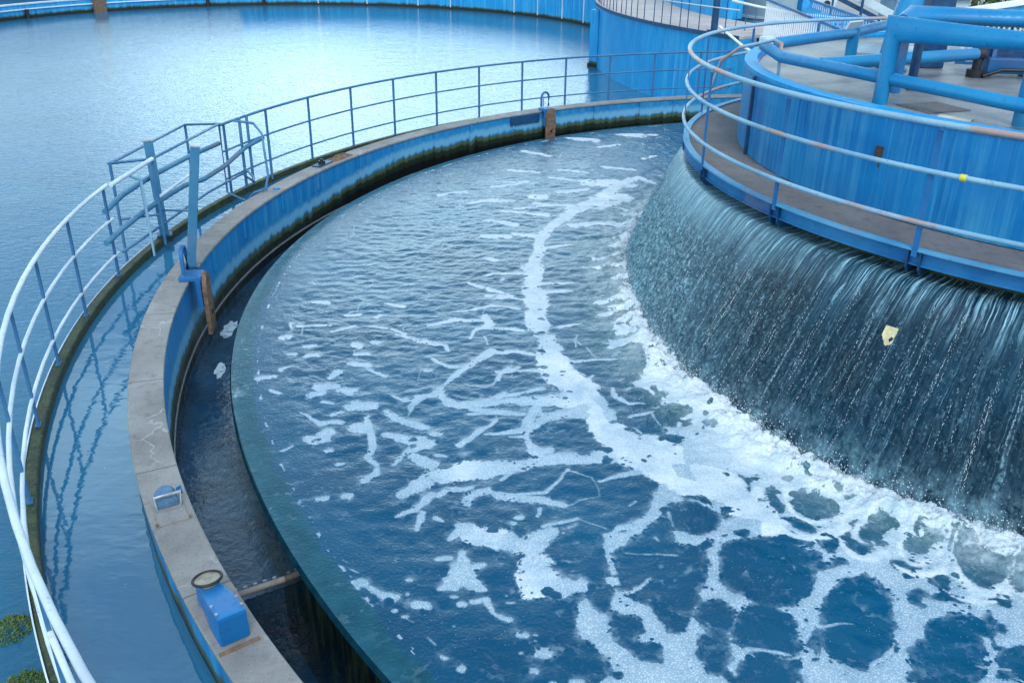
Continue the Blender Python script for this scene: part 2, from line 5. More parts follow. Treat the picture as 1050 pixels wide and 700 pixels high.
FOAM_HOLES=[[(1.966,6.206),(1.955,6.17),(1.911,6.148),(1.883,6.138),(1.833,6.127),(1.795,6.143),(1.758,6.169),(1.727,6.192),(1.695,6.227),(1.694,6.27),(1.705,6.304),(1.71,6.34),(1.741,6.373),(1.789,6.378),(1.826,6.378),(1.873,6.378),(1.91,6.351),(1.947,6.312),(1.965,6.285),(1.966,6.248)],[(1.609,5.739),(1.592,5.677),(1.53,5.628),(1.491,5.605),(1.421,5.573),(1.369,5.591),(1.318,5.626),(1.276,5.657),(1.234,5.709),(1.232,5.781),(1.248,5.841),(1.256,5.904),(1.3,5.97),(1.368,5.991),(1.42,6.0),(1.487,6.012),(1.537,5.975),(1.588,5.918),(1.612,5.875),(1.612,5.811)],[(2.172,5.08),(2.128,4.965),(2.011,4.873),(1.941,4.83),(1.815,4.77),(1.732,4.797),(1.652,4.854),(1.586,4.907),(1.521,4.996),(1.529,5.127),(1.566,5.24),(1.591,5.359),(1.679,5.489),(1.803,5.535),(1.899,5.557),(2.021,5.587),(2.102,5.518),(2.179,5.413),(2.21,5.333),(2.194,5.213)],[(2.186,6.01),(2.178,5.959),(2.155,5.904),(2.141,5.876),(2.115,5.831),(2.097,5.829),(2.081,5.839),(2.067,5.849),(2.054,5.874),(2.055,5.925),(2.062,5.973),(2.067,6.02),(2.083,6.08),(2.107,6.116),(2.126,6.138),(2.149,6.168),(2.166,6.157),(2.182,6.132),(2.19,6.109),(2.188,6.063)],[(2.355,5.674),(2.347,5.658),(2.319,5.656),(2.301,5.657),(2.269,5.662),(2.245,5.68),(2.221,5.703),(2.202,5.722),(2.182,5.749),(2.182,5.772),(2.19,5.787),(2.194,5.805),(2.214,5.815),(2.245,5.807),(2.269,5.798),(2.299,5.787),(2.321,5.764),(2.344,5.735),(2.355,5.716),(2.355,5.696)],[(1.492,4.617),(1.473,4.574),(1.43,4.546),(1.404,4.534),(1.358,4.519),(1.33,4.537),(1.305,4.566),(1.285,4.593),(1.267,4.634),(1.276,4.685),(1.294,4.726),(1.308,4.769),(1.343,4.811),(1.386,4.818),(1.418,4.819),(1.459,4.821),(1.483,4.789),(1.505,4.744),(1.513,4.712),(1.504,4.667)],[(1.46,4.415),(1.451,4.369),(1.415,4.324),(1.392,4.301),(1.352,4.265),(1.321,4.267),(1.29,4.281),(1.266,4.294),(1.24,4.32),(1.238,4.368),(1.246,4.411),(1.25,4.455),(1.274,4.507),(1.313,4.535),(1.343,4.551),(1.382,4.573),(1.412,4.559),(1.443,4.531),(1.458,4.507),(1.46,4.464)],[(1.904,4.471),(1.879,4.411),(1.807,4.366),(1.763,4.345),(1.684,4.318),(1.629,4.337),(1.576,4.373),(1.533,4.405),(1.491,4.457),(1.494,4.528),(1.516,4.586),(1.53,4.648),(1.584,4.711),(1.66,4.729),(1.719,4.735),(1.793,4.745),(1.845,4.706),(1.896,4.647),(1.919,4.604),(1.913,4.542)],[(1.945,4.641),(1.934,4.613),(1.884,4.598),(1.853,4.593),(1.795,4.589),(1.751,4.607),(1.707,4.633),(1.671,4.656),(1.633,4.689),(1.629,4.725),(1.641,4.753),(1.645,4.782),(1.68,4.807),(1.735,4.806),(1.778,4.801),(1.832,4.796),(1.875,4.769),(1.92,4.733),(1.941,4.708),(1.944,4.676)],[(1.807,4.182),(1.797,4.14),(1.74,4.097),(1.703,4.075),(1.635,4.042),(1.581,4.043),(1.526,4.055),(1.481,4.067),(1.433,4.091),(1.423,4.135),(1.433,4.175),(1.434,4.216),(1.47,4.265),(1.535,4.291),(1.587,4.307),(1.652,4.328),(1.707,4.314),(1.765,4.289),(1.794,4.268),(1.801,4.228)],[(2.046,4.522),(2.035,4.484),(2.01,4.445),(1.995,4.425),(1.97,4.396),(1.955,4.398),(1.942,4.409),(1.931,4.42),(1.922,4.443),(1.929,4.484),(1.939,4.52),(1.947,4.557),(1.967,4.601),(1.991,4.624),(2.008,4.638),(2.031,4.656),(2.044,4.644),(2.055,4.62),(2.059,4.6),(2.053,4.564)],[(1.358,4.212),(1.355,4.196),(1.338,4.18),(1.327,4.172),(1.307,4.16),(1.29,4.16),(1.273,4.165),(1.259,4.169),(1.245,4.178),(1.242,4.195),(1.245,4.21),(1.246,4.225),(1.257,4.242),(1.276,4.252),(1.291,4.257),(1.311,4.265),(1.327,4.26),(1.344,4.251),(1.353,4.243),(1.356,4.228)],[(1.212,5.164),(1.21,5.152),(1.198,5.139),(1.189,5.132),(1.174,5.122),(1.161,5.123),(1.148,5.126),(1.137,5.13),(1.126,5.137),(1.123,5.15),(1.125,5.162),(1.125,5.174),(1.133,5.188),(1.148,5.196),(1.159,5.2),(1.174,5.206),(1.186,5.202),(1.2,5.195),(1.207,5.189),(1.21,5.177)],[(1.658,6.09),(1.654,6.071),(1.621,6.059),(1.599,6.054),(1.558,6.048),(1.524,6.057),(1.489,6.071),(1.46,6.084),(1.428,6.103),(1.421,6.125),(1.426,6.143),(1.425,6.162),(1.446,6.179),(1.486,6.181),(1.517,6.181),(1.556,6.181),(1.59,6.166),(1.627,6.146),(1.646,6.132),(1.652,6.112)],[(1.935,5.996),(1.936,5.977),(1.912,5.945),(1.897,5.927),(1.867,5.895),(1.839,5.881),(1.81,5.871),(1.786,5.863),(1.76,5.86),(1.75,5.874),(1.75,5.892),(1.746,5.908),(1.758,5.936),(1.787,5.964),(1.81,5.983),(1.84,6.008),(1.868,6.018),(1.9,6.025),(1.917,6.024),(1.926,6.011)],[(1.716,5.858),(1.713,5.843),(1.703,5.828),(1.697,5.82),(1.685,5.808),(1.677,5.809),(1.669,5.813),(1.662,5.818),(1.656,5.826),(1.656,5.842),(1.659,5.857),(1.661,5.871),(1.668,5.888),(1.679,5.897),(1.687,5.902),(1.697,5.909),(1.705,5.904),(1.713,5.895),(1.717,5.888),(1.717,5.874)],[(2.226,5.496),(2.22,5.48),(2.194,5.47),(2.177,5.466),(2.145,5.461),(2.121,5.468),(2.097,5.481),(2.077,5.491),(2.056,5.508),(2.054,5.527),(2.06,5.542),(2.062,5.558),(2.08,5.573),(2.11,5.575),(2.132,5.574),(2.162,5.574),(2.185,5.562),(2.21,5.544),(2.222,5.532),(2.224,5.515)],[(1.835,5.606),(1.833,5.597),(1.82,5.587),(1.811,5.582),(1.795,5.575),(1.781,5.575),(1.767,5.577),(1.756,5.58),(1.744,5.585),(1.741,5.595),(1.743,5.604),(1.743,5.613),(1.752,5.624),(1.767,5.629),(1.78,5.633),(1.795,5.637),(1.809,5.635),(1.823,5.629),(1.831,5.625),(1.833,5.616)],[(1.215,5.786),(1.28,5.445),(1.284,5.402),(1.53,5.488),(1.446,5.289),(1.337,5.184),(1.095,5.046),(0.984,5.034),(0.912,4.977),(0.777,4.927),(0.748,5.022),(0.809,5.345),(0.977,5.512),(1.054,5.57)],[(1.454,5.272),(1.423,5.169),(1.325,4.876),(1.243,4.767),(1.199,4.634),(1.144,4.547),(1.026,4.573),(0.997,4.659),(0.966,4.732),(0.812,4.85),(0.909,4.955),(0.992,5.011),(1.09,5.013),(1.331,5.15)],[(0.733,4.697),(0.873,4.656),(0.9,4.542),(0.821,4.471),(0.982,4.406),(0.95,4.248),(0.848,4.284),(0.709,4.455)],[(2.587,4.637),(2.533,4.507),(2.426,4.387),(2.363,4.327),(2.255,4.24),(2.193,4.251),(2.138,4.293),(2.095,4.334),(2.057,4.413),(2.082,4.55),(2.127,4.675),(2.163,4.804),(2.252,4.96),(2.358,5.036),(2.438,5.081),(2.542,5.142),(2.597,5.087),(2.644,4.992),(2.657,4.914),(2.625,4.782)],[(2.488,5.509),(2.479,5.479),(2.455,5.449),(2.44,5.434),(2.414,5.411),(2.397,5.412),(2.382,5.421),(2.369,5.429),(2.357,5.447),(2.361,5.478),(2.369,5.506),(2.376,5.534),(2.394,5.568),(2.418,5.586),(2.436,5.596),(2.459,5.61),(2.475,5.601),(2.489,5.583),(2.495,5.568),(2.492,5.54)],[(2.727,5.703),(2.715,5.667),(2.69,5.631),(2.675,5.613),(2.649,5.585),(2.635,5.587),(2.623,5.597),(2.613,5.608),(2.605,5.629),(2.612,5.667),(2.624,5.701),(2.633,5.735),(2.654,5.776),(2.677,5.797),(2.694,5.81),(2.716,5.827),(2.728,5.815),(2.738,5.794),(2.742,5.775),(2.735,5.742)],[(2.718,5.409),(2.707,5.385),(2.675,5.37),(2.656,5.364),(2.621,5.357),(2.599,5.369),(2.578,5.388),(2.561,5.405),(2.545,5.43),(2.55,5.459),(2.562,5.482),(2.57,5.507),(2.594,5.529),(2.626,5.531),(2.65,5.53),(2.681,5.529),(2.701,5.51),(2.72,5.483),(2.728,5.464),(2.724,5.438)],[(2.984,5.695),(2.965,5.654),(2.921,5.622),(2.894,5.606),(2.847,5.585),(2.817,5.596),(2.791,5.618),(2.769,5.638),(2.75,5.671),(2.759,5.717),(2.777,5.756),(2.79,5.796),(2.826,5.838),(2.869,5.852),(2.902,5.858),(2.944,5.867),(2.97,5.844),(2.994,5.808),(3.003,5.782),(2.995,5.741)],[(2.858,5.573),(2.855,5.563),(2.834,5.554),(2.821,5.549),(2.796,5.541),(2.776,5.541),(2.755,5.544),(2.738,5.546),(2.72,5.551),(2.716,5.561),(2.72,5.57),(2.72,5.578),(2.733,5.589),(2.756,5.595),(2.775,5.598),(2.798,5.603),(2.818,5.6),(2.84,5.595),(2.851,5.591),(2.854,5.583)],[(3.3,5.561),(3.273,5.503),(3.211,5.451),(3.174,5.425),(3.109,5.387),(3.068,5.395),(3.032,5.418),(3.003,5.44),(2.977,5.479),(2.989,5.542),(3.013,5.597),(3.032,5.653),(3.081,5.717),(3.142,5.746),(3.188,5.761),(3.247,5.783),(3.282,5.757),(3.315,5.715),(3.327,5.681),(3.315,5.625)],[(3.02,5.247),(3.013,5.23),(2.982,5.217),(2.962,5.211),(2.925,5.202),(2.898,5.207),(2.87,5.217),(2.848,5.225),(2.825,5.24),(2.823,5.259),(2.831,5.276),(2.834,5.292),(2.856,5.31),(2.89,5.315),(2.916,5.317),(2.95,5.32),(2.976,5.311),(3.004,5.295),(3.017,5.284),(3.019,5.267)],[(3.671,5.274),(3.62,5.185),(3.525,5.108),(3.47,5.071),(3.374,5.017),(3.324,5.033),(3.281,5.071),(3.247,5.107),(3.221,5.171),(3.252,5.269),(3.298,5.355),(3.336,5.444),(3.418,5.544),(3.508,5.586),(3.574,5.608),(3.659,5.637),(3.7,5.592),(3.733,5.521),(3.74,5.464),(3.709,5.375)],[(3.481,4.878),(3.475,4.867),(3.451,4.857),(3.435,4.853),(3.406,4.847),(3.384,4.85),(3.363,4.856),(3.345,4.862),(3.327,4.871),(3.326,4.884),(3.332,4.895),(3.335,4.906),(3.352,4.918),(3.379,4.922),(3.399,4.924),(3.426,4.926),(3.447,4.92),(3.468,4.91),(3.479,4.903),(3.48,4.891)],[(3.105,5.064),(3.1,5.054),(3.083,5.047),(3.073,5.044),(3.054,5.04),(3.041,5.044),(3.028,5.051),(3.018,5.058),(3.008,5.067),(3.009,5.079),(3.014,5.089),(3.018,5.099),(3.03,5.109),(3.047,5.11),(3.06,5.111),(3.077,5.111),(3.089,5.104),(3.101,5.094),(3.107,5.087),(3.106,5.076)],[(2.925,4.893),(2.915,4.866),(2.887,4.839),(2.871,4.825),(2.841,4.804),(2.822,4.805),(2.804,4.813),(2.79,4.82),(2.777,4.836),(2.781,4.864),(2.791,4.89),(2.799,4.915),(2.82,4.946),(2.847,4.962),(2.868,4.972),(2.894,4.984),(2.911,4.976),(2.928,4.96),(2.934,4.946),(2.931,4.921)],[(3.169,4.863),(3.161,4.845),(3.129,4.831),(3.108,4.824),(3.07,4.814),(3.041,4.818),(3.013,4.827),(2.99,4.835),(2.966,4.849),(2.964,4.868),(2.972,4.885),(2.976,4.902),(2.999,4.919),(3.035,4.926),(3.063,4.929),(3.098,4.933),(3.125,4.924),(3.154,4.91),(3.168,4.899),(3.169,4.882)],[(3.181,4.518),(3.15,4.456),(3.068,4.401),(3.019,4.374),(2.931,4.335),(2.875,4.344),(2.821,4.369),(2.778,4.393),(2.737,4.435),(2.747,4.502),(2.776,4.562),(2.796,4.622),(2.858,4.691),(2.941,4.721),(3.004,4.738),(3.085,4.76),(3.138,4.732),(3.188,4.685),(3.208,4.648),(3.197,4.587)],[(2.991,4.243),(2.953,4.175),(2.866,4.116),(2.813,4.088),(2.721,4.048),(2.664,4.063),(2.612,4.094),(2.57,4.124),(2.531,4.175),(2.547,4.252),(2.58,4.318),(2.606,4.387),(2.675,4.464),(2.763,4.493),(2.829,4.509),(2.914,4.529),(2.966,4.493),(3.013,4.436),(3.03,4.391),(3.013,4.322)],[(3.72,5.134),(3.699,5.092),(3.671,5.052),(3.656,5.031),(3.63,4.999),(3.622,5.001),(3.619,5.014),(3.618,5.026),(3.621,5.05),(3.64,5.093),(3.659,5.132),(3.678,5.171),(3.705,5.218),(3.727,5.243),(3.742,5.257),(3.762,5.276),(3.764,5.263),(3.762,5.238),(3.756,5.216),(3.74,5.178)],[(2.288,5.325),(2.286,5.316),(2.276,5.307),(2.269,5.302),(2.257,5.296),(2.248,5.296),(2.239,5.298),(2.232,5.301),(2.224,5.306),(2.224,5.315),(2.226,5.323),(2.227,5.331),(2.234,5.341),(2.245,5.346),(2.254,5.35),(2.265,5.354),(2.274,5.351),(2.283,5.346),(2.287,5.342),(2.288,5.334)],[(2.302,5.214),(2.299,5.204),(2.285,5.193),(2.276,5.187),(2.259,5.179),(2.247,5.179),(2.234,5.182),(2.223,5.185),(2.212,5.191),(2.211,5.202),(2.214,5.212),(2.215,5.222),(2.225,5.234),(2.24,5.241),(2.252,5.245),(2.268,5.25),(2.28,5.246),(2.293,5.24),(2.3,5.235),(2.301,5.225)],[(2.459,5.225),(2.45,5.197),(2.429,5.17),(2.415,5.155),(2.392,5.134),(2.377,5.135),(2.363,5.143),(2.352,5.151),(2.342,5.167),(2.346,5.196),(2.354,5.222),(2.36,5.248),(2.377,5.28),(2.399,5.296),(2.415,5.305),(2.436,5.318),(2.449,5.31),(2.462,5.293),(2.467,5.279),(2.464,5.254)],[(2.183,5.971),(2.172,5.928),(2.148,5.884),(2.133,5.862),(2.108,5.828),(2.093,5.83),(2.079,5.843),(2.069,5.856),(2.06,5.881),(2.066,5.927),(2.077,5.969),(2.085,6.01),(2.105,6.06),(2.128,6.086),(2.146,6.102),(2.168,6.122),(2.181,6.108),(2.192,6.082),(2.196,6.059),(2.19,6.018)],[(2.683,5.952),(2.657,5.892),(2.588,5.848),(2.545,5.829),(2.469,5.804),(2.418,5.826),(2.371,5.865),(2.332,5.9),(2.295,5.956),(2.302,6.028),(2.326,6.087),(2.343,6.149),(2.396,6.211),(2.468,6.225),(2.523,6.229),(2.593,6.236),(2.64,6.193),(2.684,6.132),(2.703,6.087),(2.695,6.024)],[(2.349,5.686),(2.343,5.672),(2.315,5.671),(2.298,5.672),(2.264,5.678),(2.239,5.694),(2.213,5.715),(2.193,5.733),(2.171,5.757),(2.169,5.777),(2.175,5.79),(2.178,5.806),(2.197,5.815),(2.228,5.806),(2.253,5.797),(2.283,5.787),(2.308,5.766),(2.333,5.74),(2.346,5.723),(2.348,5.706)],[(3.268,4.733),(3.26,4.716),(3.247,4.7),(3.24,4.691),(3.227,4.678),(3.221,4.679),(3.217,4.684),(3.214,4.689),(3.213,4.699),(3.219,4.716),(3.227,4.732),(3.233,4.748),(3.245,4.766),(3.255,4.776),(3.263,4.782),(3.273,4.789),(3.277,4.784),(3.279,4.774),(3.279,4.766),(3.274,4.751)],[(3.299,4.617),(3.295,4.608),(3.284,4.599),(3.278,4.595),(3.267,4.588),(3.26,4.588),(3.254,4.591),(3.249,4.593),(3.244,4.598),(3.246,4.608),(3.25,4.616),(3.253,4.625),(3.261,4.635),(3.272,4.64),(3.279,4.643),(3.289,4.647),(3.295,4.644),(3.3,4.639),(3.303,4.635),(3.301,4.627)],[(3.222,4.395),(3.219,4.388),(3.212,4.382),(3.208,4.378),(3.2,4.373),(3.196,4.373),(3.192,4.375),(3.189,4.377),(3.186,4.381),(3.188,4.388),(3.191,4.394),(3.193,4.401),(3.199,4.408),(3.206,4.412),(3.211,4.414),(3.217,4.417),(3.221,4.415),(3.224,4.411),(3.226,4.408),(3.224,4.402)],[(3.012,4.26),(3.008,4.251),(2.997,4.241),(2.99,4.236),(2.978,4.229),(2.971,4.229),(2.964,4.232),(2.958,4.235),(2.953,4.24),(2.955,4.25),(2.959,4.259),(2.962,4.268),(2.971,4.279),(2.982,4.285),(2.99,4.288),(3.0,4.292),(3.007,4.29),(3.013,4.284),(3.016,4.279),(3.015,4.27)],[(3.459,4.294),(3.439,4.254),(3.376,4.214),(3.337,4.193),(3.266,4.162),(3.217,4.163),(3.169,4.174),(3.131,4.185),(3.093,4.208),(3.095,4.25),(3.114,4.288),(3.125,4.326),(3.171,4.372),(3.237,4.396),(3.288,4.411),(3.353,4.431),(3.4,4.418),(3.447,4.395),(3.468,4.374),(3.465,4.337)],[(2.247,5.533),(2.242,5.517),(2.215,5.507),(2.198,5.503),(2.167,5.498),(2.142,5.506),(2.118,5.518),(2.098,5.529),(2.077,5.545),(2.075,5.565),(2.081,5.58),(2.083,5.596),(2.101,5.611),(2.131,5.613),(2.154,5.612),(2.183,5.612),(2.207,5.6),(2.232,5.582),(2.244,5.57),(2.246,5.553)],[(2.534,5.622),(2.53,5.61),(2.521,5.598),(2.515,5.592),(2.505,5.583),(2.498,5.583),(2.492,5.587),(2.487,5.59),(2.482,5.597),(2.484,5.61),(2.488,5.621),(2.49,5.632),(2.497,5.645),(2.507,5.652),(2.514,5.656),(2.523,5.662),(2.529,5.658),(2.535,5.651),(2.537,5.645),(2.536,5.635)],[(2.283,5.468),(2.28,5.459),(2.273,5.449),(2.269,5.445),(2.261,5.438),(2.256,5.438),(2.251,5.441),(2.247,5.443),(2.243,5.449),(2.244,5.458),(2.247,5.467),(2.249,5.475),(2.254,5.486),(2.261,5.491),(2.267,5.494),(2.274,5.498),(2.278,5.495),(2.283,5.49),(2.285,5.486),(2.284,5.477)],[(2.872,5.51),(2.869,5.503),(2.858,5.496),(2.851,5.492),(2.837,5.487),(2.826,5.487),(2.815,5.489),(2.807,5.491),(2.797,5.495),(2.796,5.502),(2.799,5.508),(2.8,5.515),(2.807,5.523),(2.82,5.527),(2.83,5.529),(2.843,5.533),(2.853,5.531),(2.864,5.527),(2.87,5.523),(2.871,5.517)],[(2.923,5.133),(2.921,5.127),(2.914,5.121),(2.91,5.118),(2.903,5.113),(2.898,5.113),(2.893,5.115),(2.889,5.117),(2.886,5.12),(2.886,5.127),(2.889,5.133),(2.89,5.138),(2.895,5.145),(2.902,5.149),(2.907,5.151),(2.914,5.154),(2.918,5.152),(2.923,5.149),(2.925,5.146),(2.924,5.14)],[(3.262,5.042),(3.26,5.037),(3.252,5.032),(3.247,5.029),(3.239,5.025),(3.232,5.025),(3.226,5.027),(3.221,5.028),(3.216,5.031),(3.217,5.036),(3.219,5.041),(3.22,5.046),(3.225,5.052),(3.233,5.055),(3.24,5.056),(3.247,5.059),(3.253,5.057),(3.259,5.055),(3.262,5.052),(3.262,5.047)],[(3.082,4.99),(3.081,4.986),(3.075,4.982),(3.071,4.98),(3.064,4.977),(3.06,4.977),(3.055,4.978),(3.051,4.979),(3.047,4.982),(3.047,4.986),(3.048,4.99),(3.049,4.993),(3.054,4.998),(3.06,5.0),(3.065,5.002),(3.071,5.003),(3.075,5.002),(3.08,5.0),(3.083,4.998),(3.083,4.994)]]
EXPOSURE = 0.64
import bpy, bmesh, math, random
import numpy as np
from mathutils import Vector, Matrix, Euler
random.seed(4); RNG = np.random.default_rng(7)
SC = bpy.context.scene; COL = SC.collection
PI = math.pi; R_ = math.radians
CX, CY = 7.402, 10.937            # centre of the round tank, z = 0 is its brim-full water

# ------------------------------------------------------------------ helpers
def pt(deg, r, z=0.0): return Vector((CX + r*math.cos(R_(deg)), CY + r*math.sin(R_(deg)), z))
def tag(o, label=None, cat=None, group=None, kind=None):
    if label: o['label'] = label
    if cat: o['category'] = cat
    if group: o['group'] = group
    if kind: o['kind'] = kind
    return o
def thing(name, label, cat, loc=(0, 0, 0), rz=0, group=None):
    o = bpy.data.objects.new(name, None); COL.objects.link(o)
    o.location = loc; o.rotation_euler = (0, 0, rz); o.empty_display_size = .1
    return tag(o, label, cat, group)
def adopt(o, parent):
    o.parent = parent
    p = parent; M = Matrix.Identity(4); chain = []
    while p is not None:
        chain.append(p); p = p.parent
    for q in reversed(chain):
        M = M @ q.matrix_parent_inverse @ Matrix.LocRotScale(q.location, q.rotation_euler, q.scale)
    o.matrix_parent_inverse = M.inverted()
    return o
def link(name, me, mat, parent=None):
    o = bpy.data.objects.new(name, me); COL.objects.link(o)
    if mat is not None and not me.materials: me.materials.append(mat)
    if parent is not None: adopt(o, parent)
    return o

class MB:
    """collects shapes, builds ONE mesh"""
    def __init__(s): s.v = []; s.f = []; s.sm = []; s.uv = []
    def add(s, vs, fs, smooth=False, uvs=None):
        b = len(s.v); s.v += [tuple(p) for p in vs]
        for i, f in enumerate(fs):
            s.f.append([b+k for k in f]); s.sm.append(smooth)
            s.uv.append(uvs[i] if uvs else [(vs[k][0], vs[k][2]) for k in f])
        return s
    def box(s, c, size, rz=0, M=None):
        hx, hy, hz = size[0]/2, size[1]/2, size[2]/2
        vs = [Vector((x*hx, y*hy, z*hz)) for x in (-1, 1) for y in (-1, 1) for z in (-1, 1)]
        T = M if M is not None else Matrix.Rotation(rz, 4, 'Z')
        vs = [T @ v + Vector(c) for v in vs]
        return s.add(vs, [(0, 1, 3, 2), (4, 6, 7, 5), (0, 4, 5, 1), (2, 3, 7, 6), (0, 2, 6, 4), (1, 5, 7, 3)])
    def tube(s, pts, rad, n=10, closed=False, caps=True):
        P = [Vector(p) for p in pts]; m = len(P); vs = []; up = Vector((0, 0, 1))
        rads = rad if isinstance(rad, (list, tuple)) else [rad]*m
        for i, p in enumerate(P):
            a = P[(i-1) % m] if (closed or i > 0) else p
            b = P[(i+1) % m] if (closed or i < m-1) else p
            t = (b-a).normalized()
            # keep the bore constant at mitres
            if a is not p and b is not p:
                d1 = (p-a).normalized(); k = max(.35, d1.dot(t))
            else: k = 1
            x = t.cross(up)
            if x.length < 1e-3: x = t.cross(Vector((0, 1, 0)))
            x.normalize(); y = x.cross(t)
            side = ((b-p).normalized() - (p-a).normalized()) if (a is not p and b is not p) else Vector((0, 0, 0))
            for j in range(n):
                ang = 2*PI*j/n; o = x*math.cos(ang)*rads[i] + y*math.sin(ang)*rads[i]
                if side.length > 1e-4:
                    sd = side.normalized(); o += sd*(o.dot(sd))*(1/k-1)
                vs.append(p+o)
        fs = []
        for i in range(m if closed else m-1):
            for j in range(n):
                a = i*n+j; b = i*n+(j+1) % n; c = ((i+1) % m)*n+(j+1) % n; d = ((i+1) % m)*n+j
                fs.append((a, d, c, b))
        s.add(vs, fs, True)
        if caps and not closed:
            s.add(vs[:n], [list(range(n))]); s.add(vs[-n:], [list(range(n))[::-1]])
        return s
    def cyl(s, c, r, h, n=24, r2=None):
        r2 = r if r2 is None else r2; c = Vector(c)
        lo = [c+Vector((r*math.cos(2*PI*i/n), r*math.sin(2*PI*i/n), 0)) for i in range(n)]
        hi = [c+Vector((r2*math.cos(2*PI*i/n), r2*math.sin(2*PI*i/n), h)) for i in range(n)]
        s.add(lo+hi, [(i, (i+1) % n, n+(i+1) % n, n+i) for i in range(n)], True)
        s.add(hi, [list(range(n))]); s.add(lo, [list(range(n))[::-1]])
        return s
    def rev(s, prof, a0, a1, n, cx=CX, cy=CY, closed=True, smooth=False, wob=None):
        """revolve a profile [(r,z)...] over the angles a0..a1 (degrees); uv = (arc metres, profile metres)"""
        m = len(prof); full = abs(a1-a0) >= 359.9; cols = n if full else n+1
        L = [0]
        for i in range(1, m+1):
            q0, q1 = prof[i-1], prof[i % m]; L.append(L[-1]+math.hypot(q1[0]-q0[0], q1[1]-q0[1]))
        vs = []
        for j in range(cols):
            a = R_(a0+(a1-a0)*j/n)
            dw = wob(math.degrees(a)) if wob else 0
            for (r, z) in prof: vs.append((cx+(r+dw)*math.cos(a), cy+(r+dw)*math.sin(a), z))
        fs = []; uv = []; rm = sum(p[0] for p in prof)/m
        for j in range(n):
            j2 = (j+1) % cols
            u0 = rm*R_(a0+(a1-a0)*j/n); u1 = rm*R_(a0+(a1-a0)*(j+1)/n)
            for i in range(m if closed else m-1):
                i2 = (i+1) % m
                fs.append((j*m+i, j2*m+i, j2*m+i2, j*m+i2)); uv.append([(u0, L[i]), (u1, L[i]), (u1, L[i+1]), (u0, L[i+1])])
        b = len(s.v); s.v += vs
        for f, u in zip(fs, uv): s.f.append([b+k for k in f]); s.sm.append(smooth); s.uv.append(u)
        if closed and not full:
            s.f.append([b+i for i in range(m)][::-1]); s.sm.append(False); s.uv.append([(0, 0)]*m)
            s.f.append([b+n*m+i for i in range(m)]); s.sm.append(False); s.uv.append([(0, 0)]*m)
        return s
    def mesh(s, name):
        me = bpy.data.meshes.new(name); me.from_pydata(s.v, [], s.f)
        me.polygons.foreach_set('use_smooth', s.sm)
        ul = me.uv_layers.new(name='UVMap'); flat = [c for f in s.uv for p in f for c in p]
        ul.data.foreach_set('uv', flat); me.update()
        return me
    def build(s, name, mat, parent=None, bevel=0, recalc=True):
        me = s.mesh(name)
        if recalc or bevel:
            bm = bmesh.new(); bm.from_mesh(me)
            if recalc: bmesh.ops.recalc_face_normals(bm, faces=bm.faces)
            if bevel:
                es = [e for e in bm.edges if len(e.link_faces) == 2 and e.calc_face_angle(0) > .6]
                bmesh.ops.bevel(bm, geom=es, offset=bevel, segments=2, affect='EDGES', profile=.6)
            bm.to_mesh(me); bm.free()
        return link(name, me, mat, parent)

def arc(a0, a1, r, z, step=2.0):
    n = max(2, int(abs(a1-a0)/step)+1)
    return [pt(a0+(a1-a0)*i/(n-1), r, z) for i in range(n)]

# ------------------------------------------------------------------ numpy gradient noise
_perm = RNG.permutation(4096)
_g = RNG.uniform(0, 2*np.pi, 4096); _gx, _gy = np.cos(_g), np.sin(_g)
def pnoise(x, y):
    xi = np.floor(x).astype(int); yi = np.floor(y).astype(int); xf = x-xi; yf = y-yi
    u = xf**3*(xf*(xf*6-15)+10); v = yf**3*(yf*(yf*6-15)+10)
    def g(i, j):
        h = _perm[(_perm[(xi+i) % 4096]+(yi+j)) % 4096]
        return _gx[h]*(xf-i)+_gy[h]*(yf-j)
    a = g(0, 0); b = g(1, 0); c = g(0, 1); d = g(1, 1)
    return 1.4*((a*(1-u)+b*u)*(1-v)+(c*(1-u)+d*u)*v)
def fbm(x, y, o=4):
    s = 0; a = 1.
    for i in range(o): s = s+a*pnoise(x*2**i+17.3*i, y*2**i-9.1*i); a *= .5
    return s
def sstep(a, b, x):
    t = np.clip((x-a)/(b-a), 0, 1); return t*t*(3-2*t)

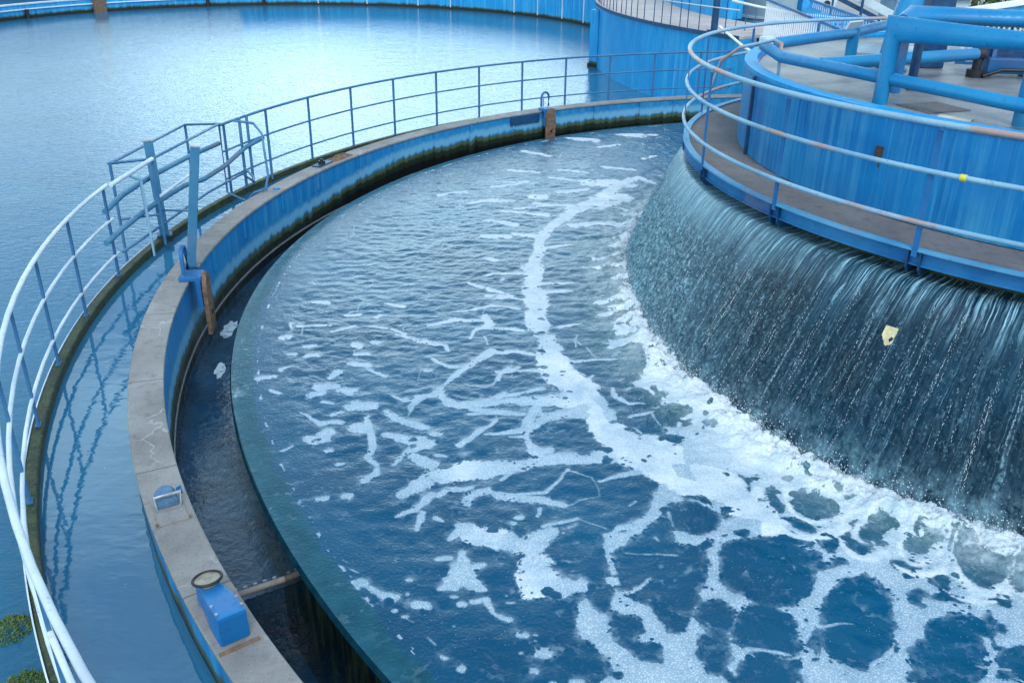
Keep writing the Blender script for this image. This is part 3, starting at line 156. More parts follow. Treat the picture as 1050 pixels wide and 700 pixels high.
# ------------------------------------------------------------------ materials
class NT:
    def __init__(s, name):
        s.m = bpy.data.materials.new(name); s.m.use_nodes = True; s.t = s.m.node_tree; s.n = s.t.nodes; s.l = s.t.links
        s.b = s.n['Principled BSDF']; s.out = s.n['Material Output']
        s.obj = s.n.new('ShaderNodeTexCoord').outputs['Object']; s.uvo = s.n.new('ShaderNodeTexCoord').outputs['UV']
    def set(s, node, k, v):
        if hasattr(v, 'links') or isinstance(v, bpy.types.NodeSocket): s.l.new(v, node.inputs[k])
        else: node.inputs[k].default_value = v
    def P(s, **kw):
        for k, v in kw.items():
            k = {'color': 'Base Color', 'rough': 'Roughness', 'metal': 'Metallic', 'normal': 'Normal', 'ior': 'IOR', 'spec': 'Specular IOR Level', 'coat': 'Coat Weight'}[k]
            if k == 'Base Color' and isinstance(v, tuple): v = (*v, 1)
            s.set(s.b, k, v)
        return s
    def map(s, v, scale=(1, 1, 1), loc=(0, 0, 0), rot=(0, 0, 0)):
        n = s.n.new('ShaderNodeMapping'); s.l.new(v, n.inputs[0]); n.inputs['Scale'].default_value = scale
        n.inputs['Location'].default_value = loc; n.inputs['Rotation'].default_value = rot; return n.outputs[0]
    def noise(s, v, scale=5, detail=4, rough=.55, dist=0, col=False):
        n = s.n.new('ShaderNodeTexNoise'); s.l.new(v, n.inputs['Vector']); n.inputs['Scale'].default_value = scale
        n.inputs['Detail'].default_value = detail; n.inputs['Roughness'].default_value = rough; n.inputs['Distortion'].default_value = dist
        return n.outputs['Color' if col else 0]
    def vor(s, v, scale=5, feat='F1', rnd=1, out='Distance'):
        n = s.n.new('ShaderNodeTexVoronoi'); n.feature = feat; s.l.new(v, n.inputs['Vector']); n.inputs['Scale'].default_value = scale
        n.inputs['Randomness'].default_value = rnd; return n.outputs[out]
    def ramp(s, f, stops, interp='LINEAR'):
        n = s.n.new('ShaderNodeValToRGB'); s.l.new(f, n.inputs[0]); e = n.color_ramp.elements; n.color_ramp.interpolation = interp
        while len(e) < len(stops): e.new(.5)
        for i, (p, c) in enumerate(stops):
            e[i].position = p; e[i].color = (c, c, c, 1) if not isinstance(c, tuple) else (*c, 1)
        return n.outputs[0]
    def mix(s, f, a, b, mode='MIX'):
        n = s.n.new('ShaderNodeMix'); n.data_type = 'RGBA'; n.blend_type = mode; n.clamp_factor = True
        for k, v in ((0, f), (6, a), (7, b)):
            if isinstance(v, tuple): v = (*v, 1)
            s.set(n, k, v)
        return n.outputs[2]
    def math(s, op, a, b=None, c=None, clamp=False):
        n = s.n.new('ShaderNodeMath'); n.operation = op; n.use_clamp = clamp
        for i, v in enumerate((a, b, c)):
            if v is not None: s.set(n, i, v)
        return n.outputs[0]
    def smooth(s, v, a, b):
        n = s.n.new('ShaderNodeMapRange'); n.interpolation_type = 'SMOOTHSTEP'; s.set(n, 0, v)
        for i, q in ((1, a), (2, b), (3, 0.), (4, 1.)): s.set(n, i, q)
        return n.outputs[0]
    def bump(s, h, strength=.3, dist=.02, normal=None):
        n = s.n.new('ShaderNodeBump'); s.l.new(h, n.inputs['Height']); s.set(n, 'Strength', strength); s.set(n, 'Distance', dist)
        if normal is not None: s.l.new(normal, n.inputs['Normal'])
        return n.outputs[0]
    def sep(s, v):
        n = s.n.new('ShaderNodeSeparateXYZ'); s.l.new(v, n.inputs[0]); return n.outputs
    def comb(s, x, y, z):
        n = s.n.new('ShaderNodeCombineXYZ')
        for i, v in enumerate((x, y, z)): s.set(n, i, v)
        return n.outputs[0]
    def attr(s, name):
        n = s.n.new('ShaderNodeAttribute'); n.attribute_name = name; return n.outputs['Fac']

def blue_paint(name, base=(.012, .17, .50), light=(.11, .40, .66), dark=(.008, .085, .30), streak=.75, rust=.35, top_dark=None, moss=None, chalk=None, rough=.42, tide=0):
    """weathered blue coating: run marks down the wall, chalky bleaching, rust pinholes; moss = heights (light from, green from, black from)"""
    t = NT(name); o = t.obj; z = t.sep(o)[2]
    runs = t.noise(t.map(o, (7, 7, .35)), 1, 5, .65); fine = t.noise(t.map(o, (26, 26, .8)), 1, 4, .6); cloud = t.noise(o, 1.1, 4)
    c = t.mix(t.ramp(cloud, [(.35, 0.), (.7, 1.)]), dark, base)
    zone = t.ramp(t.noise(t.map(o, (1, 1, .7)), .9, 4, .6), [(.38, .25), (.62, 1.)])
    c = t.mix(t.math('MULTIPLY', t.math('MULTIPLY', t.ramp(runs, [(.45, 0.), (.72, 1.)]), streak), zone), c, light)
    scab = t.ramp(t.noise(o, 4.5, 6, .7), [(.62, 0.), (.66, 1.)]); c = t.mix(t.math('MULTIPLY', scab, .5), c, dark)
    c = t.mix(t.math('MULTIPLY', t.ramp(fine, [(.55, 0.), (.75, 1.)]), streak*.6), c, light)
    c = t.mix(t.math('MULTIPLY', t.ramp(fine, [(.25, 1.), (.42, 0.)]), .45), c, dark)
    if chalk:      # bleached band above the water line (a tide mark of lime)
        wz = t.math('ADD', z, t.math('MULTIPLY', t.math('SUBTRACT', runs, .5), .22))
        wz = t.math('ADD', wz, t.math('MULTIPLY', t.smooth(t.sep(o)[0], -2.0, -3.6), tide))
        band = t.math('MULTIPLY', t.smooth(wz, chalk[1], chalk[1]-.10), t.smooth(wz, chalk[0]-.04, chalk[0]+.02))
        c = t.mix(t.math('MULTIPLY', band, .6), c, (.22, .50, .66))
    if moss:
        zt = t.math('ADD', z, t.math('MULTIPLY', t.smooth(t.sep(o)[0], -2.0, -3.6), tide)) if tide else z
        wz = t.math('ADD', zt, t.math('ADD', t.math('MULTIPLY', t.math('SUBTRACT', runs, .5), .24), t.math('MULTIPLY', t.math('SUBTRACT', t.noise(o, 2.2, 3), .5), .12)))
        gcol = t.mix(t.noise(t.map(o, (9, 9, 4)), 3, 5), (.03, .05, .012), (.10, .12, .028))
        c = t.mix(t.math('MULTIPLY', t.smooth(wz, moss[0]+.035, moss[0]-.03), .93), c, gcol)
        c = t.mix(t.smooth(wz, moss[1]+.03, moss[1]-.03), c, (.012, .022, .014))
        c = t.mix(t.smooth(wz, moss[2]+.02, moss[2]-.03), c, (.004, .006, .006))
    rs = t.math('MULTIPLY', t.ramp(t.noise(o, 3.3, 7, .7), [(.66, 0.), (.74, 1.)]), rust)
    c = t.mix(rs, c, (.16, .07, .03))
    pin = t.ramp(t.vor(t.map(o, (1, 1, .6)), 9), [(.02, 1.), (.05, 0.)])
    c = t.mix(t.math('MULTIPLY', pin, .5), c, (.06, .05, .05))
    t.P(color=c, rough=t.ramp(runs, [(.3, rough-.1), (.7, rough+.18)]), normal=t.bump(t.noise(o, 40, 4), .12, .01), spec=.3)
    return t.m

def pipe_paint(name, base, worn, rust=(.36, .20, .15), rust_amt=.5, metal=0., rough=.4):
    t = NT(name); o = t.obj
    n = t.noise(o, 1.3, 5, .6); f = t.noise(o, 22, 4)
    c = t.mix(t.ramp(n, [(.35, 0.), (.65, 1.)]), base, worn)
    c = t.mix(t.math('MULTIPLY', t.ramp(t.noise(o, .9, 3), [(.56, 0.), (.63, 1.)]), rust_amt), c, rust)
    c = t.mix(t.math('MULTIPLY', t.ramp(f, [(.6, 0.), (.72, 1.)]), .5), c, tuple(x*.5 for x in base))
    t.P(color=c, rough=t.ramp(f, [(.3, rough-.08), (.7, rough+.2)]), normal=t.bump(f, .1, .004), spec=.35); t.b.inputs['Metallic'].default_value = metal
    return t.m

def concrete(name, a=(.26, .26, .25), b=(.44, .43, .42), joint=0, moss_edge=False, pits=.7, wet=.75, cracks=False):
    t = NT(name); o = t.obj
    n = t.noise(o, 1.6, 6, .6); f = t.noise(o, 60, 4, .7); m = t.noise(o, 9, 5, .65)
    c = t.mix(t.ramp(n, [(.3, 0.), (.7, 1.)]), a, b)
    c = t.mix(t.math('MULTIPLY', t.ramp(m, [(.52, 0.), (.68, 1.)]), .45), c, tuple(x*.55 for x in a))
    c = t.mix(t.math('MULTIPLY', t.ramp(f, [(.57, 0.), (.7, 1.)]), pits), c, tuple(x*.35 for x in a))
    c = t.mix(t.math('MULTIPLY', t.ramp(f, [(.28, 1.), (.38, 0.)]), .5), c, tuple(min(.8, x*1.5) for x in b))
    h = f
    if joint:
        u = t.sep(t.uvo)[0]; fr = t.math('FRACT', t.math('DIVIDE', t.math('ADD', u, t.math('MULTIPLY', t.math('SUBTRACT', m, .5), .02)), joint))
        j = t.math('LESS_THAN', t.math('ABSOLUTE', t.math('SUBTRACT', fr, .5)), .006/joint)
        c = t.mix(t.math('MULTIPLY', j, .75), c, (.05, .055, .05))
    if cracks:
        w = t.noise(o, 4, 3, col=True); v = t.n.new('ShaderNodeVectorMath'); v.operation = 'MULTIPLY_ADD'; t.l.new(w, v.inputs[0]); v.inputs[1].default_value = (.35,)*3; t.l.new(o, v.inputs[2])
        e = t.vor(v.outputs[0], 1.9, 'DISTANCE_TO_EDGE')
        ln = t.math('MULTIPLY', t.ramp(e, [(.008, 1.), (.02, 0.)]), t.ramp(t.noise(o, 1.4, 2), [(.5, 0.), (.6, 1.)]))
        c = t.mix(t.math('MULTIPLY', ln, .35), c, (.55, .57, .57))
    t.P(color=c, rough=wet, normal=t.bump(h, .35, .006))
    return t.m

def plain(name, col, rough=.5, metal=0, var=.25, scale=8, bump=.1):
    t = NT(name); n = t.noise(t.obj, scale, 5, .6)
    t.P(color=t.mix(t.ramp(n, [(.3, 0.), (.7, 1.)]), tuple(x*(1-var) for x in col), tuple(min(1, x*(1+var)) for x in col)), rough=rough, normal=t.bump(t.noise(t.obj, scale*6, 4), bump, .005))
    t.b.inputs['Metallic'].default_value = metal
    return t.m

M = {}
M['tank_in'] = blue_paint('tank_wall_blue', base=(.010, .23, .52), light=(.12, .44, .64), dark=(.006, .16, .42), moss=(.065, -.01, -.11), chalk=(.10, .28), streak=.6, tide=.25)
M['tank_out'] = M['tank_in']
M['drum'] = blue_paint('drum_blue', base=(.006, .22, .50), light=(.10, .42, .62), dark=(.005, .14, .40), streak=.8, rust=.15)
M['tower'] = blue_paint('tower_blue', base=(.006, .33, .68), light=(.13, .53, .76), dark=(.005, .26, .60), streak=.75, rust=0)
M['farwall'] = blue_paint('far_wall_blue', base=(.004, .32, .66), light=(.16, .55, .76), dark=(.005, .24, .58), streak=.7, rust=0, moss=(-.12, -.18, -.24))
M['steel_blue'] = pipe_paint('steel_blue', (.015, .11, .30), (.03, .19, .42), rust_amt=.25)
M['flange'] = pipe_paint('flange_blue', (.008, .11, .30), (.03, .20, .42), rust_amt=.2)
M['flange_lip'] = pipe_paint('flange_lip_blue', (.05, .26, .46), (.14, .38, .56), rust_amt=.3)
M['rail_blue'] = pipe_paint('rail_blue', (.03, .12, .26), (.07, .20, .36), rust_amt=.15)
M['rail_white'] = pipe_paint('rail_pale', (.46, .57, .66), (.70, .78, .83), rust=(.4, .36, .32), rust_amt=.3, rough=.5)  # pale pipe, with the sky sheen of the near rails put into its colour
M['rail_worn'] = pipe_paint('rail_worn', (.16, .34, .48), (.30, .48, .60), rust=(.42, .25, .20), rust_amt=.85)
M['pipe'] = pipe_paint('pipe_blue', (.006, .185, .42), (.014, .24, .48), rust_amt=.06, rough=.33)
M['post_blue'] = pipe_paint('post_greyblue', (.035, .16, .29), (.08, .23, .36), rust=(.2, .14, .1), rust_amt=.35)
M['coping'] = concrete('coping_concrete', a=(.175, .175, .17), b=(.31, .305, .295), joint=1.55, cracks=True)
M['deck'] = concrete('deck_concrete', a=(.15, .16, .165), b=(.31, .32, .325), pits=.6, wet=.4)
M['walk'] = concrete('walkway_asphalt', a=(.125, .118, .118), b=(.20, .188, .185), pits=.8, wet=.8)
M['tower_deck'] = concrete('tower_deck_concrete', a=(.42, .38, .36), b=(.56, .50, .48), joint=2.0)
M['darkwet'] = plain('wet_black_concrete', (.012, .018, .018), rough=.25, var=.6, scale=5, bump=.4)
M['bed'] = plain('channel_bed', (.02, .03, .03), rough=.6)
M['yard'] = concrete('yard_concrete', a=(.25, .25, .25), b=(.35, .35, .35))
M['ground'] = concrete('ground_gravel', a=(.10, .11, .09), b=(.18, .18, .16))
M['socket'] = plain('dark_rust', (.06, .035, .03), rough=.7)
M['boxgrey'] = plain('dull_blue_casting', (.07, .16, .27), rough=.55, var=.4, scale=22)
M['rust'] = plain('rusty_plate', (.165, .105, .07), rough=.75, var=.5, scale=14, bump=.4)
M['darkblue'] = plain('dark_blue_paint', (.006, .055, .15), rough=.45, var=.4)
M['black'] = plain('black_iron', (.012, .013, .016), rough=.5)
M['yellow'] = plain('yellow_tape', (.65, .55, .05), rough=.5)
M['card'] = plain('pale_board', (.62, .58, .48), rough=.8, var=.15)
M['galv'] = plain('galvanised', (.36, .40, .43), rough=.4, metal=.5, var=.3, scale=20)
M['boxblue'] = pipe_paint('box_blue', (.004, .135, .38), (.010, .19, .46), rust_amt=.1, rough=.38)
M['boxdark'] = pipe_paint('box_dark_blue', (.003, .085, .25), (.005, .115, .30), rust_amt=.1, rough=.4)
M['palepaint'] = plain('pale_grey_blue_paint', (.50, .60, .66), rough=.5, var=.15, scale=2)
M['white'] = plain('white_paint', (.78, .80, .82), rough=.5, var=.08)
M['sky_blue'] = plain('sky_blue_paint', (.03, .33, .68), rough=.45, var=.3, scale=3)
M['orange'] = plain('salmon_tarpaulin', (.55, .18, .16), rough=.7)
M['purple'] = plain('violet_blue_paint', (.06, .07, .40), rough=.6)
M['tankgrey'] = plain('tank_cladding', (.30, .42, .47), rough=.45, var=.2, scale=1.5)

def moss_mat():
    t = NT('mossy_rim'); o = t.obj; z = t.sep(o)[2]
    n = t.noise(o, 7, 6, .65); n2 = t.noise(o, 28, 4)
    c = t.mix(t.ramp(n, [(.35, 0.), (.65, 1.)]), (.010, .022, .010), (.045, .065, .016))
    c = t.mix(t.math('MULTIPLY', t.ramp(n2, [(.55, 0.), (.7, 1.)]), .6), c, (.09, .10, .035))
    c = t.mix(t.smooth(z, .08, -.1), c, (.006, .011, .009))
    t.P(color=c, rough=.6, normal=t.bump(t.math('ADD', n, n2), .8, .02)); return t.m
M['moss'] = moss_mat()

def lip_mat():
    t = NT('wet_weir_lip'); o = t.obj; n = t.noise(t.map(o, (2, 2, 1)), 4, 5); z = t.sep(o)[2]
    c = t.mix(t.ramp(n, [(.3, 0.), (.7, 1.)]), (.003, .032, .055), (.009, .060, .088))
    side = t.mix(t.ramp(t.noise(t.map(o, (4, 4, .7)), 2, 5, .7), [(.45, 0.), (.72, 1.)]), (.005, .010, .009), (.05, .075, .02))
    c = t.mix(t.smooth(z, -.085, -.055), side, c)
    t.P(color=c, rough=.06, normal=t.bump(t.noise(t.map(o, (1, 1, 1)), 7, 3), .12, .012)); return t.m
M['lip'] = lip_mat()

def water(name, col, col2, waves, rough=.06, flow=None, spec=.5, fleck=0, ior=1.333):
    """waves = [(scale, strength, stretch xyz)]"""
    t = NT(name); o = t.obj
    c = t.mix(t.ramp(t.noise(o, .35, 3), [(.3, 0.), (.7, 1.)]), col, col2)
    nrm = None
    for (sc, st, dist, stretch, rot) in waves:
        nrm = t.bump(t.noise(t.map(o, stretch, rot=(0, 0, rot)), sc, 3, .5, .4), st, dist, nrm)
    if fleck:
        d = t.vor(t.map(o, (1, 1, 0)), 11); keep = t.ramp(t.noise(o, 1.3, 2), [(.56, 0.), (.66, 1.)])
        c = t.mix(t.math('MULTIPLY', t.math('MULTIPLY', t.ramp(d, [(.06, 1.), (.10, 0.)]), keep), fleck), c, (.5, .58, .62))
    t.P(color=c, rough=rough, normal=nrm, spec=spec, ior=ior)
    return t.m
M['outer_water'] = water('outer_pool_water', (.014, .115, .22), (.02, .15, .27), [(1.7, .18, .05, (1, 1.3, 1), .35), (6.5, .42, .02, (1, 1.8, 1), .25), (16, .40, .008, (1, 1.6, 1), -.3)], rough=.10)
M['channel_water'] = water('channel_water', (.012, .10, .20), (.022, .155, .28), [(1.1, .16, .05, (1, 1.6, 1), .2), (4.2, .14, .014, (1, 2.2, 1), .1)], rough=.02, fleck=.5, ior=1.95)
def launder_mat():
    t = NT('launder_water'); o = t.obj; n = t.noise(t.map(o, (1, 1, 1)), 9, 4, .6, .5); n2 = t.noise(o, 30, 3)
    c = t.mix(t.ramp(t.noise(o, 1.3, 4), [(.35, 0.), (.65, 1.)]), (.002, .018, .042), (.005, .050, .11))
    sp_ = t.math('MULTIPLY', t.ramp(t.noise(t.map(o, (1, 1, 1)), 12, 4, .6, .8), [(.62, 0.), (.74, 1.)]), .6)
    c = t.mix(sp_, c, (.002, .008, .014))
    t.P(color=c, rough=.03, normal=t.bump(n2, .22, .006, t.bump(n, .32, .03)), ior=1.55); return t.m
M['launder'] = launder_mat()

def pool_mat():
    t = NT('foaming_pool_water'); o = t.obj
    sd = t.attr('foam'); boil = t.attr('boil'); rip = t.attr('rip'); lace_a = t.attr('lace')
    wv = t.n.new('ShaderNodeVectorMath'); wv.operation = 'MULTIPLY_ADD'
    t.l.new(t.noise(o, 2.6, 3, col=True), wv.inputs[0]); wv.inputs[1].default_value = (.22, .22, 0); t.l.new(o, wv.inputs[2]); warped = wv.outputs[0]
    n1 = t.noise(o, 6, 4, .6); n2 = t.noise(o, 30, 3, .6); fw = t.attr('fw'); dens = t.attr('dens')
    k1 = t.math('MINIMUM', t.math('MULTIPLY', fw, 1.25), .11)
    v = t.math('ADD', sd, t.math('MULTIPLY', k1, t.math('ADD', t.math('SUBTRACT', n1, .5), t.math('MULTIPLY', t.math('SUBTRACT', n2, .5), .5))))
    # bubbly holes in the froth: small in thick foam, wide towards its edge
    cell = t.vor(warped, 19, 'F1'); hole = t.math('MULTIPLY', t.ramp(cell, [(.16, 1.), (.38, 0.)]), t.ramp(t.noise(o, 3.1, 3), [(.48, 0.), (.60, 1.)]))
    v = t.math('SUBTRACT', v, t.math('MULTIPLY', hole, t.math('MULTIPLY', t.math('MULTIPLY', k1, .8), t.smooth(fw, .02, .05))))
    cell2 = t.vor(warped, 6.5, 'F1'); hole2 = t.math('MULTIPLY', t.ramp(cell2, [(.20, 1.), (.36, 0.)]), t.ramp(t.noise(o, 1.7, 3), [(.50, 0.), (.58, 1.)]))
    v = t.math('SUBTRACT', v, t.math('MULTIPLY', hole2, t.math('MULTIPLY', t.math('MINIMUM', fw, .16), 1.3)))
    tear = t.ramp(t.noise(warped, 3.0, 6, .72, .8), [(.50, 0.), (.72, 1.)])      # torn, stretched openings in the broad sheets
    v = t.math('SUBTRACT', v, t.math('MULTIPLY', tear, t.math('MULTIPLY', t.smooth(fw, .05, .16), .13)))
    mask = t.smooth(v, -.009, .014)
    thick = t.smooth(v, .0, .09)
    # single bubbles: away from the fall the froth is a raft of small bubbles with water showing between
    bub = t.vor(o, 66, 'F1'); bub2 = t.vor(o, 120, 'F1')
    raft = t.math('MULTIPLY', t.ramp(bub, [(.18, .0), (.48, 1.)]), t.math('SUBTRACT', .9, t.math('MULTIPLY', dens, .75)))
    mask = t.math('MULTIPLY', mask, t.math('SUBTRACT', 1., t.math('MULTIPLY', raft, .5)))
    film = t.math('MULTIPLY', t.smooth(v, -.055, .005), t.ramp(t.noise(warped, 8, 5, .7), [(.44, 0.), (.68, .42)]))
    mask = t.math('MAXIMUM', mask, t.math('MULTIPLY', film, t.smooth(fw, .015, .05)))
    # fine lace threads between the patches
    e1 = t.vor(warped, 1.55, 'DISTANCE_TO_EDGE'); thread = t.math('MULTIPLY', t.ramp(e1, [(.006, 1.), (.020, 0.)]), t.ramp(t.noise(o, 1.9, 3), [(.50, 0.), (.58, 1.)]))
    dots = t.math('MULTIPLY', t.ramp(t.vor(o, 9), [(.05, 1.), (.10, 0.)]), t.ramp(t.noise(o, 1.7, 2), [(.50, 0.), (.58, 1.)]))
    fk = t.vor(t.map(warped, (1, 1.9, 1), rot=(0, 0, .45)), 6.5, 'F1'); fko = t.vor(t.map(warped, (1, 1.9, 1), rot=(0, 0, .45)), 6.5, 'F1', out='Color')
    flake = t.math('MULTIPLY', t.math('MULTIPLY', t.smooth(t.math('ADD', fk, t.math('MULTIPLY', t.math('SUBTRACT', n1, .5), .35)), .24, .19), t.math('GREATER_THAN', t.sep(fko)[0], .62)), t.math('MULTIPLY', t.smooth(rip, .35, .75), t.ramp(t.noise(o, .8, 3), [(.42, .0), (.56, .75)])))
    dots = t.math('MAXIMUM', dots, flake)
    lace = t.math('MULTIPLY', t.math('MAXIMUM', t.math('MULTIPLY', thread, .5), t.math('MULTIPLY', dots, .7)), lace_a)
    # aeration streaks in the boiling zone
    aer = t.math('MULTIPLY', t.ramp(t.noise(warped, 5.5, 6, .72), [(.50, 0.), (.70, 1.)]), t.math('MULTIPLY', boil, .75))
    speck = t.math('MULTIPLY', t.ramp(t.noise(o, 55, 3, .6), [(.58, 0.), (.70, 1.)]), t.math('MULTIPLY', boil, .5))
    F = t.math('MAXIMUM', t.math('MAXIMUM', mask, lace), t.math('MAXIMUM', aer, speck))
    lace_n = t.math('SUBTRACT', 1., t.attr('lip'))
    pin = t.math('MULTIPLY', t.ramp(t.vor(o, 34), [(.07, 1.), (.13, 0.)]), t.math('MULTIPLY', t.ramp(t.noise(o, 2.1, 3), [(.47, 0.), (.60, .6)]), lace_n))
    F = t.math('MAXIMUM', F, pin)
    fog = t.math('MULTIPLY', t.math('MULTIPLY', boil, boil), t.ramp(t.noise(warped, 3.2, 6, .75), [(.38, .02), (.70, .70)]))
    F = t.math('MAXIMUM', F, fog)
    deep = t.mix(t.ramp(t.noise(o, .5, 3), [(.3, 0.), (.7, 1.)]), (.001, .055, .120), (.002, .090, .182))
    teal = t.mix(t.noise(o, 2.2, 4), (.006, .060, .085), (.018, .125, .145))
    w = t.mix(t.math('MULTIPLY', boil, .9), deep, teal)
    shelf = t.mix(t.ramp(t.noise(o, 4, 4), [(.3, 0.), (.7, 1.)]), (.004, .060, .095), (.012, .105, .15))
    w = t.mix(t.attr('lip'), w, shelf)
    # froth: bluish where thin, white where deep; bubbles as real relief
    fc = t.mix(t.math('MAXIMUM', t.math('MULTIPLY', thick, .25), t.math('MULTIPLY', dens, .9)), (.50, .66, .755), (.84, .88, .90))
    fc = t.mix(t.math('MULTIPLY', t.ramp(t.noise(warped, 4.5, 5, .7), [(.46, 0.), (.70, 1.)]), .5), fc, (.30, .48, .60))
    fc = t.mix(t.math('MULTIPLY', t.ramp(n2, [(.5, 0.), (.72, 1.)]), .3), fc, (.28, .44, .56))
    c = t.mix(F, w, fc)
    # ripples
    h = t.noise(t.map(o, (1, 1.5, 1), rot=(0, 0, .4)), 3.2, 3, .5, .6)
    nr = t.bump(h, t.math('MULTIPLY', rip, .12), .05)
    nr = t.bump(t.noise(t.map(o, (1, 1.7, 1), rot=(0, 0, .3)), 14, 3, .55, .5), t.math('MULTIPLY', rip, .30), .014, nr)
    nr = t.bump(t.noise(o, 38, 2), t.math('ADD', .42, t.math('MULTIPLY', boil, .5)), .009, nr)
    nr = t.bump(t.noise(o, 18, 4, .65, .6), .22, .012, nr)
    fb = t.math('ADD', t.math('MULTIPLY', t.math('SUBTRACT', .5, bub), .5), t.math('MULTIPLY', t.math('SUBTRACT', .5, bub2), .4))
    h2 = t.math('ADD', t.math('MULTIPLY', t.smooth(v, -.02, .06), 1.2), t.math('MULTIPLY', fb, mask))
    nr = t.bump(h2, .4, .010, nr)
    t.P(color=c, rough=t.mix(F, (.05, .05, .05), (.75, .75, .75)), normal=nr, ior=1.36, spec=t.math('SUBTRACT', .5, t.math('MULTIPLY', F, .35)))
    return t.m
M['pool'] = pool_mat()

def fall_mat():
    t = NT('falling_water'); uv = t.uvo; o = t.obj; d = t.sep(uv)[1]      # d = metres fallen
    wob = t.noise(t.map(uv, (3, 1.6, 1)), 1, 3); 
    u2 = t.comb(t.math('ADD', t.sep(uv)[0], t.math('MULTIPLY', t.math('SUBTRACT', wob, .5), .10)), d, 0.)
    s1 = t.noise(t.map(u2, (19, .5, 1)), 1, 4, .6); s2 = t.noise(t.map(u2, (60, 1.0, 1)), 1, 3, .6)
    thread = t.math('MULTIPLY', t.ramp(t.noise(t.map(u2, (9, .16, 1), (4, 0, 0)), 1, 2, .5), [(.655, 0.), (.68, 1.), (.705, 0.)]), 1.0)
    thread2 = t.ramp(t.noise(t.map(u2, (13, .10, 1), (9, 3, 0)), 1, 2, .5), [(.335, 0.), (.35, 1.), (.365, 0.)])
    g1 = t.noise(t.map(u2, (25, 8, 1)), 1, 5, .7, .5); g2 = t.noise(t.map(u2, (60, 30, 1)), 1, 4, .7)
    top = t.smooth(t.math('ADD', d, t.math('MULTIPLY', t.math('SUBTRACT', t.noise(t.map(u2, (5, .5, 1)), 1, 3), .5), .7)), .55, .05)
    m = t.math('MULTIPLY', t.ramp(t.math('ADD', t.math('MULTIPLY', s1, .5), t.math('MULTIPLY', s2, .5)), [(.485, 0.), (.57, 1.)]), t.math('MULTIPLY_ADD', top, .80, .03))
    brk = t.ramp(t.noise(t.map(u2, (26, 3.2, 1), (2, 5, 0)), 1, 4, .65), [(.40, .12), (.58, 1.)])
    m = t.math('MULTIPLY', m, brk)
    lf = t.smooth(t.sep(uv)[0], 20.3, 16.6)      # left side whitened: grazing sky reflection put into the colour, plus thicker flow
    gran = t.math('MULTIPLY', t.ramp(t.math('ADD', t.math('MULTIPLY', lf, .035), t.math('ADD', t.math('MULTIPLY', g1, .5), t.math('MULTIPLY', g2, .5))), [(.54, 0.), (.60, 1.)]), t.math('MULTIPLY_ADD', t.math('SUBTRACT', 1., top), t.math('MULTIPLY_ADD', lf, .50, .26), .04))  # bright grains: glints of the broken water put into the colour
    bot = t.math('MULTIPLY', t.smooth(d, 1.30, 1.75), t.ramp(t.noise(t.map(u2, (9, 5, 1)), 1, 5, .7), [(.40, 0.), (.70, .6)]))
    thread3 = t.ramp(t.noise(t.map(u2, (17, .12, 1), (1, 6, 0)), 1, 2, .5), [(.40, 0.), (.412, 1.), (.424, 0.)])
    beads = t.ramp(t.noise(t.map(u2, (30, 26, 1)), 1, 3, .6), [(.40, .15), (.60, 1.)])
    th = t.math('MULTIPLY', t.math('MULTIPLY', t.math('MAXIMUM', t.math('MAXIMUM', thread, thread2), thread3), beads), .62)
    vs1 = t.math('MULTIPLY', t.ramp(t.noise(t.map(u2, (36, 1.3, 1)), 1, 5, .75), [(.50, 0.), (.66, 1.)]), t.math('MULTIPLY_ADD', lf, .45, .12))
    F = t.math('MAXIMUM', t.math('MAXIMUM', t.math('MAXIMUM', m, gran), t.math('MAXIMUM', bot, th)), vs1)
    F = t.math('ADD', F, t.math('MULTIPLY', lf, .28), clamp=True)
    big = t.noise(t.map(u2, (.8, .6, 1)), 1, 3)
    w = t.mix(t.ramp(big, [(.35, 0.), (.65, 1.)]), (.0005, .010, .026), (.003, .060, .11))
    c = t.mix(F, w, (.40, .72, .86))
    nr = t.bump(s1, t.math('MULTIPLY_ADD', top, .5, .2), .03)
    nr = t.bump(s2, t.math('MULTIPLY_ADD', top, .3, .1), .012, nr)
    nr = t.bump(g1, t.math('MULTIPLY_ADD', top, -.75, .95), .06, nr)
    nr = t.bump(g2, t.math('MULTIPLY_ADD', top, -.6, .9), .03, nr)
    t.P(color=c, rough=t.mix(F, (.05, .05, .05), (.45, .45, .45)), normal=nr, ior=1.333)
    return t.m
M['fall'] = fall_mat()

# ------------------------------------------------------------------ world, sun, camera
SUN_EL, SUN_AZ = R_(48), R_(168)          # azimuth from +Y, positive to the right
w = bpy.data.worlds.new('World'); SC.world = w; w.use_nodes = True
wt = w.node_tree; bg = wt.nodes['Background']; sky = wt.nodes.new('ShaderNodeTexSky'); sky.sky_type = 'NISHITA'
sky.sun_disc = False; sky.sun_elevation = SUN_EL; sky.sun_rotation = SUN_AZ; sky.air_density = 1.2; sky.dust_density = .4; sky.ozone_density = .3
tc = wt.nodes.new('ShaderNodeTexCoord'); mp = wt.nodes.new('ShaderNodeMapping'); mp.inputs['Scale'].default_value = (1, 1, 2.6)
nz = wt.nodes.new('ShaderNodeTexNoise'); nz.inputs['Scale'].default_value = 2.1; nz.inputs['Detail'].default_value = 6; nz.inputs['Roughness'].default_value = .55
rp = wt.nodes.new('ShaderNodeValToRGB'); rp.color_ramp.elements[0].position = .36; rp.color_ramp.elements[1].position = .62
mx = wt.nodes.new('ShaderNodeMix'); mx.data_type = 'RGBA'; 
sx = wt.nodes.new('ShaderNodeSeparateXYZ'); wt.links.new(tc.outputs['Generated'], sx.inputs[0])
